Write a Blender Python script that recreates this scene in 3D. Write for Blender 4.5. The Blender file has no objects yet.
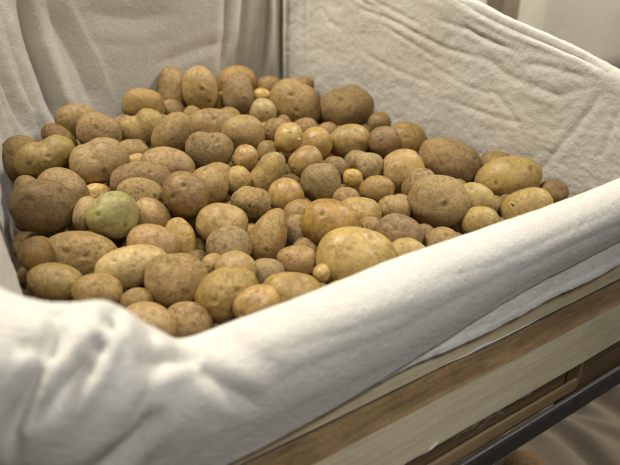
import bpy, bmesh, math, random
import numpy as np
from mathutils import Vector, Matrix, Quaternion, noise
ZO = 1.2                      # height of the camera above the shop floor
scene = bpy.context.scene
COL = scene.collection

# ------------------------------------------------------------------ helpers
def tag(o, label=None, cat=None, group=None, kind=None):
    if label: o['label'] = label
    if cat: o['category'] = cat
    if group: o['group'] = group
    if kind: o['kind'] = kind
    return o
def link(name, me, parent=None, mats=()):
    o = bpy.data.objects.new(name, me); COL.objects.link(o)
    for m in mats: me.materials.append(m)
    if parent is not None:
        o.parent = parent
        o.matrix_parent_inverse = Matrix.Translation(-parent.location)
    return o
def empty(name, loc, **k):
    o = bpy.data.objects.new(name, None); COL.objects.link(o); o.location = loc
    o.empty_display_size = .05
    return tag(o, **k)
def smooth(me):
    me.polygons.foreach_set('use_smooth', np.ones(len(me.polygons), bool)); me.update()
def grid_mesh(name, V, closed_u=False, uv=None):
    """V: (nu, nv, 3) array -> quad mesh with UVs in metres"""
    nu, nv = V.shape[:2]
    idx = np.arange(nu*nv).reshape(nu, nv)
    i2 = np.roll(idx, -1, 0) if closed_u else idx[1:]
    i1 = idx if closed_u else idx[:-1]
    F = np.stack([i1[:, :-1], i2[:, :-1], i2[:, 1:], i1[:, 1:]], -1).reshape(-1, 4)
    me = bpy.data.meshes.new(name)
    me.vertices.add(nu*nv); me.vertices.foreach_set('co', V.reshape(-1).astype(np.float32))
    me.loops.add(F.size); me.loops.foreach_set('vertex_index', F.reshape(-1).astype(np.int32))
    me.polygons.add(len(F)); me.polygons.foreach_set('loop_start', (np.arange(len(F))*4).astype(np.int32))
    me.update(calc_edges=True)
    if uv is not None:
        lay = me.uv_layers.new(name='UVMap')
        U = uv.reshape(-1, 2)[F.reshape(-1)]
        if closed_u:                       # unwrap the last column
            L = uv[-1, 0, 0] + (uv[-1, 0, 0]-uv[-2, 0, 0])
            q = U.reshape(-1, 4, 2); last = np.arange(len(F)) >= (nu-1)*(nv-1)
            q[last, 1, 0] = L; q[last, 2, 0] = L; U = q.reshape(-1, 2)
        lay.data.foreach_set('uv', U.reshape(-1).astype(np.float32))
    smooth(me)
    return me

def board_mesh(name, a, b, c, d, z0, z1, bev=.0012, warp=.0, seed=0, nseg=24):
    """plank whose plan is the quad a,b (outer face) c,d (inner face), from z0 to z1;
    faces: sides 0, top slot 1"""
    a, b, c, d = [Vector((p[0], p[1], 0)) for p in (a, b, c, d)]
    rnd = random.Random(seed)
    ph = [rnd.uniform(0, 6.28) for _ in range(6)]
    bm = bmesh.new(); rings = []
    for i in range(nseg+1):
        s = i/nseg
        o = a.lerp(b, s); n = d.lerp(c, s)
        w = warp*(math.sin(s*7+ph[0])+.5*math.sin(s*17+ph[1])+.3*math.sin(s*41+ph[2]))
        w2 = warp*(math.sin(s*6+ph[3])+.5*math.sin(s*19+ph[4])+.3*math.sin(s*47+ph[5]))
        e = (n-o).normalized()*bev
        pts = [o+Vector((0, 0, z0+bev+w)), o+Vector((0, 0, z1-bev+w2)), o+e+Vector((0, 0, z1+w2)),
               n-e+Vector((0, 0, z1+w2)), n+Vector((0, 0, z1-bev+w2)), n+Vector((0, 0, z0+bev+w)),
               n-e+Vector((0, 0, z0+w)), o+e+Vector((0, 0, z0+w))]
        rings.append([bm.verts.new(p+Vector((0, 0, ZO))) for p in pts])
    for r, q in zip(rings, rings[1:]):
        for k in range(8):
            f = bm.faces.new((r[k], r[(k+1) % 8], q[(k+1) % 8], q[k]))
            f.material_index = 1 if k in (1, 2, 3) else 0
    bm.faces.new(rings[0][::-1]); bm.faces.new(rings[-1])
    bmesh.ops.recalc_face_normals(bm, faces=bm.faces)
    me = bpy.data.meshes.new(name); bm.to_mesh(me); bm.free()
    return me

# ------------------------------------------------------------------ materials
def newmat(name):
    m = bpy.data.materials.new(name); m.use_nodes = True
    nt = m.node_tree; nt.nodes.clear()
    out = nt.nodes.new('ShaderNodeOutputMaterial'); b = nt.nodes.new('ShaderNodeBsdfPrincipled')
    nt.links.new(b.outputs[0], out.inputs[0])
    return m, nt, b
class NT:
    def __init__(s, nt): s.nt = nt
    def n(s, t, **kw):
        nd = s.nt.nodes.new('ShaderNode'+t)
        for k, v in kw.items():
            if k in nd.inputs: 
                if hasattr(v, 'links') or isinstance(v, bpy.types.NodeSocket): s.nt.links.new(v, nd.inputs[k])
                else: nd.inputs[k].default_value = v
            else: setattr(nd, k, v)
        return nd
    def l(s, a, b): s.nt.links.new(a, b)
    def noise(s, vec, scale, detail=3, rough=.5, dist=0):
        nd = s.nt.nodes.new('ShaderNodeTexNoise'); s.l(vec, nd.inputs['Vector'])
        nd.inputs['Scale'].default_value = scale; nd.inputs['Detail'].default_value = detail
        nd.inputs['Roughness'].default_value = rough; nd.inputs['Distortion'].default_value = dist
        return nd.outputs['Fac']
    def voro(s, vec, scale, feature='F1', rnd=1):
        nd = s.nt.nodes.new('ShaderNodeTexVoronoi'); nd.feature = feature; s.l(vec, nd.inputs['Vector'])
        nd.inputs['Scale'].default_value = scale; nd.inputs['Randomness'].default_value = rnd
        return nd.outputs['Distance']
    def mr(s, v, a, b, c=0, d=1):
        nd = s.nt.nodes.new('ShaderNodeMapRange'); s.l(v, nd.inputs[0])
        for i, x in enumerate((a, b, c, d)): nd.inputs[i+1].default_value = x
        return nd.outputs[0]
    def math(s, op, a, b=None):
        nd = s.nt.nodes.new('ShaderNodeMath'); nd.operation = op
        for i, x in enumerate((a, b)):
            if x is None: continue
            if isinstance(x, (int, float)): nd.inputs[i].default_value = x
            else: s.l(x, nd.inputs[i])
        return nd.outputs[0]
    def mix(s, fac, a, b, mode='MIX'):
        nd = s.nt.nodes.new('ShaderNodeMix'); nd.data_type = 'RGBA'; nd.blend_type = mode
        for sock, x in ((nd.inputs[0], fac), (nd.inputs[6], a), (nd.inputs[7], b)):
            if isinstance(x, bpy.types.NodeSocket): s.l(x, sock)
            elif isinstance(x, (int, float)): sock.default_value = x
            else: sock.default_value = (*x, 1)
        return nd.outputs[2]
    def bump(s, h, strength, dist, prev=None):
        nd = s.nt.nodes.new('ShaderNodeBump'); s.l(h, nd.inputs['Height'])
        nd.inputs['Strength'].default_value = strength; nd.inputs['Distance'].default_value = dist
        if prev is not None: s.l(prev, nd.inputs['Normal'])
        return nd.outputs[0]

def potato_mat(name, base, light, dark, rough=.5, russet=.3, speck=.4, patch=.3, bump=.5, green=None, sss=.04):
    m, nt, b = newmat(name); N = NT(nt)
    tc = N.n('TexCoord').outputs['Object']
    oi = N.n('ObjectInfo').outputs['Random']
    off = N.n('CombineXYZ', X=N.math('MULTIPLY', oi, 7.3), Y=N.math('MULTIPLY', oi, 3.1), Z=N.math('MULTIPLY', oi, 5.7)).outputs[0]
    va = N.n('VectorMath', operation='ADD'); N.l(tc, va.inputs[0]); N.l(off, va.inputs[1]); v = va.outputs[0]
    big = N.noise(v, 38, 4, .6, .4)
    mid = N.noise(v, 150, 6, .72, .5)
    fine = N.noise(v, 700, 3, .6)
    col = N.mix(N.mr(big, .32, .68), base, light)
    col = N.mix(N.mr(mid, .42, .66, 0, .9), col, dark)
    rub = N.mr(N.noise(v, 26, 4, .62, .8), .50, .62)                 # rubbed cleaner, yellower patches
    col = N.mix(N.math('MULTIPLY', rub, .45), col, [light[0]*1.05, light[1]*1.0, light[2]*.82])
    scab = N.mr(N.noise(v, 48, 5, .8, .3), .62, .68)
    # russet netting: fine broken cracks between paler corky plates
    wob = N.n('TexNoise'); N.l(v, wob.inputs['Vector']); wob.inputs['Scale'].default_value = 120; wob.inputs['Detail'].default_value = 3
    vm = N.n('VectorMath', operation='SCALE'); N.l(wob.outputs['Color'], vm.inputs[0]); vm.inputs['Scale'].default_value = .010
    vw = N.n('VectorMath', operation='ADD'); N.l(v, vw.inputs[0]); N.l(vm.outputs[0], vw.inputs[1]); vv = vw.outputs[0]
    net = N.mr(N.voro(vv, 380, 'DISTANCE_TO_EDGE'), 0, .2, 1, 0)
    area = N.mr(N.noise(v, 45, 3, .6), .42, .6)
    netm = N.math('MULTIPLY', N.math('MULTIPLY', net, area), russet)
    corky = [min(1, c*1.35+.03) for c in base]
    col = N.mix(netm, col, corky)
    flake = N.mr(N.noise(v, 300, 5, .75, .5), .50, .66)
    col = N.mix(N.math('MULTIPLY', flake, N.math('ADD', .18, N.math('MULTIPLY', area, russet*.65))), col, [c*.62 for c in dark])
    col = N.mix(N.math('MULTIPLY', scab, .30+.35*russet), col, [min(1, c*1.25+.02) for c in light])
    # lenticels
    sp = N.mr(N.voro(vv, 300), .10, .30, 1, 0)
    spn = N.math('MULTIPLY', sp, N.mr(N.noise(v, 75, 3, .6), .5, .66))
    col = N.mix(N.math('MULTIPLY', spn, speck), col, [c*.38 for c in dark])
    sp2 = N.mr(N.voro(vv, 420), .08, .2, 1, 0)
    col = N.mix(N.math('MULTIPLY', sp2, speck*.45), col, [min(1, c*1.3) for c in light])
    # soil stains
    st = N.math('MULTIPLY', N.mr(N.noise(v, 55, 5, .7, 1.0), .56, .72), patch)
    col = N.mix(st, col, (.075, .050, .028))
    if green:
        gm = N.mr(N.noise(v, 22, 2, .5), .36, .6)
        col = N.mix(N.math('MULTIPLY', gm, green[1]), col, green[0])
    at = N.n('Attribute', attribute_name='eye').outputs['Fac']
    col = N.mix(N.math('MULTIPLY', at, .8), col, (.050, .030, .014))
    # per potato brightness
    hs = N.n('HueSaturation'); N.l(col, hs.inputs['Color'])
    N.l(N.mr(oi, 0, 1, .90, 1.09), hs.inputs['Value']); N.l(N.mr(N.math('FRACT', N.math('MULTIPLY', oi, 13.7)), 0, 1, .94, 1.05), hs.inputs['Saturation'])
    N.l(N.mr(N.math('FRACT', N.math('MULTIPLY', oi, 29.1)), 0, 1, .498, .509), hs.inputs['Hue'])
    N.l(hs.outputs[0], b.inputs['Base Color'])
    rg = N.mr(mid, .3, .75, rough-.08, rough+.18)
    N.l(N.math('ADD', rg, N.math('MULTIPLY', netm, .25)), b.inputs['Roughness'])
    b.inputs['Specular IOR Level'].default_value = .42
    b.inputs['Subsurface Weight'].default_value = 0
    b.inputs['Subsurface Radius'].default_value = (.006, .003, .001)
    b.inputs['Subsurface Scale'].default_value = .6
    h = N.math('ADD', N.math('MULTIPLY', mid, .6), N.math('MULTIPLY', fine, .18))
    h = N.math('SUBTRACT', h, N.math('MULTIPLY', spn, .35))
    h = N.math('ADD', h, N.math('ADD', N.math('MULTIPLY', netm, .22), N.math('MULTIPLY', scab, .35)))
    h = N.math('ADD', h, N.math('MULTIPLY', N.noise(v, 420, 4, .7), .25+russet*.35))
    N.l(N.bump(h, min(1, bump), .0011), b.inputs['Normal'])
    return m

MATS = {
 'y':  potato_mat('skin_yellow_tan', (0.356, 0.226, 0.069), (0.444, 0.302, 0.102), (0.193, 0.114, 0.034), .46, .35, .55, .3, .6),
 'y2': potato_mat('skin_golden_brown', (0.347, 0.210, 0.062), (0.444, 0.288, 0.094), (0.181, 0.103, 0.028), .38, .25, .55, .3, .5),
 'y3': potato_mat('skin_golden', (0.433, 0.275, 0.080), (0.520, 0.352, 0.113), (0.254, 0.148, 0.038), .38, .12, .55, .15, .4),
 'k':  potato_mat('skin_pale', (0.385, 0.269, 0.094), (0.463, 0.338, 0.129), (0.216, 0.141, 0.047), .5, .3, .8, .3, .6),
 't':  potato_mat('skin_tan', (0.304, 0.188, 0.063), (0.375, 0.248, 0.089), (0.154, 0.090, 0.028), .52, .6, .6, .45, .7),
 't2': potato_mat('skin_smooth_tan', (0.333, 0.203, 0.065), (0.404, 0.266, 0.091), (0.178, 0.103, 0.030), .44, .35, .55, .35, .55),
 'b':  potato_mat('skin_brown', (0.236, 0.140, 0.048), (0.318, 0.200, 0.071), (0.107, 0.061, 0.019), .6, 1., .8, .55, 1.),
 'b2': potato_mat('skin_warm_brown', (0.270, 0.161, 0.051), (0.342, 0.216, 0.071), (0.134, 0.076, 0.023), .48, .65, .7, .45, .8),
 'n':  potato_mat('skin_netted', (0.251, 0.156, 0.056), (0.337, 0.221, 0.085), (0.104, 0.061, 0.021), .66, 1., .8, .65, 1.),
 'n2': potato_mat('skin_russet', (0.289, 0.180, 0.062), (0.366, 0.242, 0.089), (0.150, 0.086, 0.028), .7, 1., .5, .3, 1.),
 'd':  potato_mat('skin_dark', (0.168, 0.096, 0.029), (0.236, 0.140, 0.042), (0.074, 0.040, 0.011), .56, .8, .7, .5, .9),
 'p':  potato_mat('skin_pinkish', (0.293, 0.175, 0.058), (0.366, 0.229, 0.082), (0.150, 0.083, 0.026), .46, .45, .6, .35, .6),
 'p2': potato_mat('skin_purplish', (0.226, 0.132, 0.047), (0.304, 0.185, 0.067), (0.112, 0.060, 0.021), .44, .7, .7, .35, .7),
 'o':  potato_mat('skin_grey_tan', (0.265, 0.177, 0.071), (0.337, 0.232, 0.098), (0.127, 0.082, 0.030), .6, .7, .6, .55, .8),
 'o2': potato_mat('skin_grey_brown', (0.260, 0.166, 0.060), (0.318, 0.212, 0.082), (0.139, 0.084, 0.030), .66, .8, .4, .3, .9),
 'g':  potato_mat('skin_green', (.330, .262, .105), (.400, .330, .150), (0.164, 0.120, 0.046), .42, .35, .7, .4, .6, ((.300, .268, .090), .5)),
 'g2': potato_mat('skin_green_tinged', (0.289, 0.191, 0.060), (0.356, 0.248, 0.083), (0.146, 0.093, 0.028), .44, .4, .6, .35, .6, ((0.231, 0.185, 0.047), .55)),
}
def cloth_mat(name, base, tint=.0, weave=1.0):
    m, nt, b = newmat(name); N = NT(nt)
    uv = N.n('UVMap').outputs[0]
    tco = N.n('TexCoord').outputs['Object']
    mp = N.n('Mapping'); N.l(uv, mp.inputs[0]); mp.inputs['Scale'].default_value = (900, 120, 1)
    mp2 = N.n('Mapping'); N.l(uv, mp2.inputs[0]); mp2.inputs['Scale'].default_value = (120, 900, 1)
    w1 = N.noise(mp.outputs[0], 1.0, 2, .6); w2 = N.noise(mp2.outputs[0], 1.0, 2, .6)
    slub = N.math('ADD', w1, w2)
    crink = N.noise(tco, 95, 5, .62, .8)
    crink2 = N.noise(tco, 240, 3, .6, .4)
    stain = N.noise(tco, 7, 4, .6, .5)
    c = N.mix(N.mr(stain, .35, .7, 0, .55), base, [base[0]*.88, base[1]*.85, base[2]*.78])
    c = N.mix(N.mr(slub, .75, 1.25, 0, .30), c, [x*.80 for x in base])
    c = N.mix(N.mr(N.voro(tco, 160), .03, .06, .22, 0), c, (.30, .24, .15))
    smu = N.math('MULTIPLY', N.mr(N.noise(tco, 16, 5, .7, .8), .56, .74), N.mr(N.noise(tco, 160, 3, .7), .40, .62))
    c = N.mix(N.math('MULTIPLY', smu, .38), c, (.26, .20, .13))
    c = N.mix(N.mr(crink, .35, .65, .14, 0), c, [x*.7 for x in base])
    N.l(c, b.inputs['Base Color'])
    b.inputs['Roughness'].default_value = .92
    b.inputs['Specular IOR Level'].default_value = .15
    b.inputs['Sheen Weight'].default_value = .12
    b.inputs['Sheen Roughness'].default_value = .5
    n1 = N.bump(crink, .26, .0028)
    n2 = N.bump(crink2, .60, .0014, n1)
    N.l(N.bump(slub, .75*weave, .0008, n2), b.inputs['Normal'])
    return m
CLOTH = cloth_mat('unbleached_cotton', (.665, .63, .555))
CLOTH2 = cloth_mat('cotton_underlayer', (.78, .74, .66))
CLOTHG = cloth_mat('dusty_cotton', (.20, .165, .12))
CLOTHB = cloth_mat('beige_cotton', (.66, .61, .50))

def wood_mat(name, base, dark, rough=.75, saw=.3, axis=(2.2, 42, 60), grain=1.):
    m, nt, b = newmat(name); N = NT(nt)
    tc = N.n('TexCoord').outputs['Object']
    mp = N.n('Mapping'); N.l(tc, mp.inputs[0]); mp.inputs['Scale'].default_value = axis
    g = N.noise(mp.outputs[0], 1.6, 6, .62, 1.3)
    mp2 = N.n('Mapping'); N.l(tc, mp2.inputs[0]); mp2.inputs['Scale'].default_value = (axis[0]*6, axis[1]*6, axis[2]*6)
    g2 = N.noise(mp2.outputs[0], 1.3, 4, .7, .3)
    mp3 = N.n('Mapping'); N.l(tc, mp3.inputs[0]); mp3.inputs['Scale'].default_value = (420, 160, 90); mp3.inputs['Rotation'].default_value = (.1, .55, .3)
    sw = N.noise(mp3.outputs[0], 1, 3, .6)
    c = N.mix(N.mr(g, .38, .68, 0, grain), base, dark)
    c = N.mix(N.mr(g2, .45, .75, 0, .5), c, [x*.72 for x in dark])
    c = N.mix(N.mr(sw, .5, .75, 0, saw), c, [x*.55 for x in dark])
    st = N.noise(tc, 14, 4, .6, .7)
    c = N.mix(N.mr(st, .5, .75, 0, .35), c, [x*.6 for x in dark])
    N.l(c, b.inputs['Base Color']); b.inputs['Roughness'].default_value = rough
    b.inputs['Specular IOR Level'].default_value = .25
    h = N.math('ADD', N.math('MULTIPLY', g2, .6), N.math('MULTIPLY', sw, saw*1.5))
    N.l(N.bump(h, .7, .0012), b.inputs['Normal'])
    return m
PINE = wood_mat('pale_pine', (.70, .60, .40), (.57, .465, .28), .7, .15)
PINE2 = wood_mat('pale_pine_upper', (.62, .53, .35), (.50, .41, .24), .7, .08)
SAWN = wood_mat('rough_sawn_edge', (.27, .178, .082), (.12, .074, .032), .85, .45, (5, 60, 60))
LOWL = wood_mat('batten_wood', (.36, .245, .12), (.25, .16, .075), .8, .15)
POSTW = wood_mat('faded_post', (.33, .27, .19), (.25, .20, .14), .8, .1)
LOWW = wood_mat('lower_slat', (.20, .13, .065), (.12, .075, .035), .8, .2)
OLDW = wood_mat('brown_board', (.27, .18, .095), (.15, .095, .05), .8, .3)
def metal_mat(name, col, rough):
    m, nt, b = newmat(name); N = NT(nt)
    tc = N.n('TexCoord').outputs['Object']
    s = N.noise(tc, 60, 5, .7, .5)
    N.l(N.mix(N.mr(s, .4, .75, 0, .5), col, [min(1, x*1.8+.01) for x in col]), b.inputs['Base Color'])
    N.l(N.mr(s, .3, .7, rough-.1, rough+.15), b.inputs['Roughness'])
    b.inputs['Metallic'].default_value = .3
    N.l(N.bump(N.noise(tc, 400, 3, .6), .2, .0004), b.inputs['Normal'])
    return m
STEEL = metal_mat('dark_painted_steel', (.030, .026, .023), .42)
def floor_mat():
    m, nt, b = newmat('floor_concrete'); N = NT(nt)
    tc = N.n('TexCoord').outputs['Object']
    N.l(N.mix(N.noise(tc, 6, 6, .7, .5), (.09, .078, .062), (.16, .14, .115)), b.inputs['Base Color'])
    b.inputs['Roughness'].default_value = .6
    return m
FLOOR = floor_mat()
def plain(name, col, rough):
    m, nt, b = newmat(name); N = NT(nt)
    tc = N.n('TexCoord').outputs['Object']
    N.l(N.mix(N.noise(tc, 300, 3, .6), col, [x*.75 for x in col]), b.inputs['Base Color']); b.inputs['Roughness'].default_value = rough
    return m
SPROUT = plain('sprout_pale', (.62, .52, .30), .5)
SPROUTG = plain('sprout_green', (.42, .40, .09), .45)
THREAD = plain('frayed_thread', (.34, .30, .24), .8)

# ------------------------------------------------------------------ potatoes
bm = bmesh.new(); bmesh.ops.create_icosphere(bm, subdivisions=6, radius=1)
HI = bpy.data.meshes.new('potato_base'); bm.to_mesh(HI); bm.free()
bm = bmesh.new(); bmesh.ops.create_icosphere(bm, subdivisions=5, radius=1)
LO = bpy.data.meshes.new('potato_base_small'); bm.to_mesh(LO); bm.free()
def dirs(me):
    a = np.empty(len(me.vertices)*3, np.float32); me.vertices.foreach_get('co', a)
    a = a.reshape(-1, 3).astype(float); return a/np.linalg.norm(a, axis=1)[:, None]
DH, DL = dirs(HI), dirs(LO)
def shape_potato(D, a, b, seed, notch, pear, sq, lump, eyes):
    rs = np.random.RandomState(seed)
    p = rs.uniform(1.98, 2.25)+(.35 if sq else 0)
    r = (np.abs(D)**p).sum(1)**(-1/p)
    r /= (3**(-.5)*3**(.5))
    c = b*rs.uniform(.9, 1.08)
    # broad irregular swelling, a few waves at each scale
    amp = .044+(.03 if lump else 0)
    for fr, am, n in ((1.6, amp, 5), (3.2, amp*.5, 7), (6.5, amp*.17, 9), (12, amp*.07, 12)):
        for _ in range(n):
            w = rs.normal(size=3); w *= fr/np.linalg.norm(w)
            r = r*(1+am/math.sqrt(n)*1.4*np.sin(D@w+rs.uniform(0, 6.28)))
    for ang, dep in notch:
        e = np.array([math.cos(ang), math.sin(ang), .45]); e /= np.linalg.norm(e)
        # a groove running across the potato
        al = np.array([math.cos(ang), math.sin(ang), 0])
        s = D@np.array([1., 0, 0]) - e[0]*.9
        r = r*(1-dep*np.exp(-(s/.30)**2)*np.clip((D@e+.35)/1.35, 0, 1)**1.3)
    P = D*r[:, None]*np.array([a, b, c])
    if pear:
        t = P[:, 0]/a; f = 1-pear*t; P[:, 1] *= f; P[:, 2] *= f
    # eyes: shallow pits with a brow
    nrm = D/np.array([a, b, c]); nrm /= np.linalg.norm(nrm, axis=1)[:, None]
    E = np.zeros(len(D)); S = min(a, b)
    lst = [(np.array(e), 1.0) for e in eyes]
    n_r = rs.randint(4, 8)
    for k in range(n_r):
        ph = k*2.4+rs.uniform(0, 1); zz = 1-2*(k+.5)/n_r
        q = np.array([zz, math.sqrt(1-zz*zz)*math.cos(ph), math.sqrt(1-zz*zz)*math.sin(ph)])
        if all(np.linalg.norm(q-e[0]) > .5 for e in lst): lst.append((q, rs.uniform(.35, .8)))
    disp = np.zeros(len(D))
    for q, st in lst:
        q = q/np.linalg.norm(q); i = int(np.argmax(D@q)); pc = P[i]
        d = P-pc; s = np.linalg.norm(d, axis=1)
        rr = .0024*min(1.25, max(.55, S/.026))*(.8+.4*st)
        ax = rs.normal(size=3); nn = nrm[i]; ax -= nn*(ax@nn); ax /= np.linalg.norm(ax)
        al = d@ax; s2 = np.sqrt(np.maximum(s**2-(al*.55)**2, 0))      # stretched pit
        disp -= .0012*st*rr/.0026*np.exp(-(s2/rr)**2)
        bx = np.cross(nn, ax); sb = (d@bx)/rr
        disp += .0006*st*rr/.003*np.exp(-((sb-1.7)/.6)**2-(al/(rr*2))**2)*(s < rr*5)
        E = np.maximum(E, st*np.exp(-(s2/(rr*.50))**2))
        ring = .45*st*np.exp(-((s-rr*.95)/(rr*.28))**2); E = np.maximum(E, ring*.6)
    P = P+nrm*disp[:, None]
    return P, E
def mk_potato(loc, quat, a, b, kind, label, seed, notch=(), pear=0, sq=0, lump=0, eyes=(), hi=True, group='potatoes heaped in the cloth lined bin', name='potato'):
    me = (HI if hi else LO).copy(); me.name = name
    P, E = shape_potato(DH if hi else DL, a, b, seed, notch, pear, sq, lump, eyes)
    me.vertices.foreach_set('co', P.reshape(-1).astype(np.float32))
    at = me.attributes.new('eye', 'FLOAT', 'POINT'); at.data.foreach_set('value', E.astype(np.float32))
    smooth(me)
    o = link(name, me, None, [MATS[kind]])
    o.location = (loc[0], loc[1], loc[2]+ZO); o.rotation_mode = 'QUATERNION'; o.rotation_quaternion = quat
    tag(o, label, 'potato', group)
    return o
def sprout(par, d, a, b, length, rad, mat, bend=(0, 0, 0)):
    q = Vector(d).normalized(); base = Vector((q.x*a, q.y*b, q.z*b))*.94
    bm = bmesh.new(); ringp = None
    for i in range(7):
        s = i/6; c = base+q*length*s*1.3+Vector(bend)*s*s
        r = rad*(1-.75*s**1.5)*(1.15 if i == 0 else 1)*(1+.12*math.sin(i*2.3))
        t = q.orthogonal().normalized(); u = q.cross(t)
        ring = [bm.verts.new(c+(t*math.cos(k*math.pi/5)+u*math.sin(k*math.pi/5))*r) for k in range(10)]
        if ringp:
            for k in range(10): bm.faces.new((ringp[k], ringp[(k+1) % 10], ring[(k+1) % 10], ring[k]))
        ringp = ring
    bm.faces.new(ringp)
    me = bpy.data.meshes.new('sprout'); bm.to_mesh(me); bm.free(); smooth(me)
    o = bpy.data.objects.new('sprout', me); COL.objects.link(o); me.materials.append(mat); o.parent = par
    return o
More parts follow.
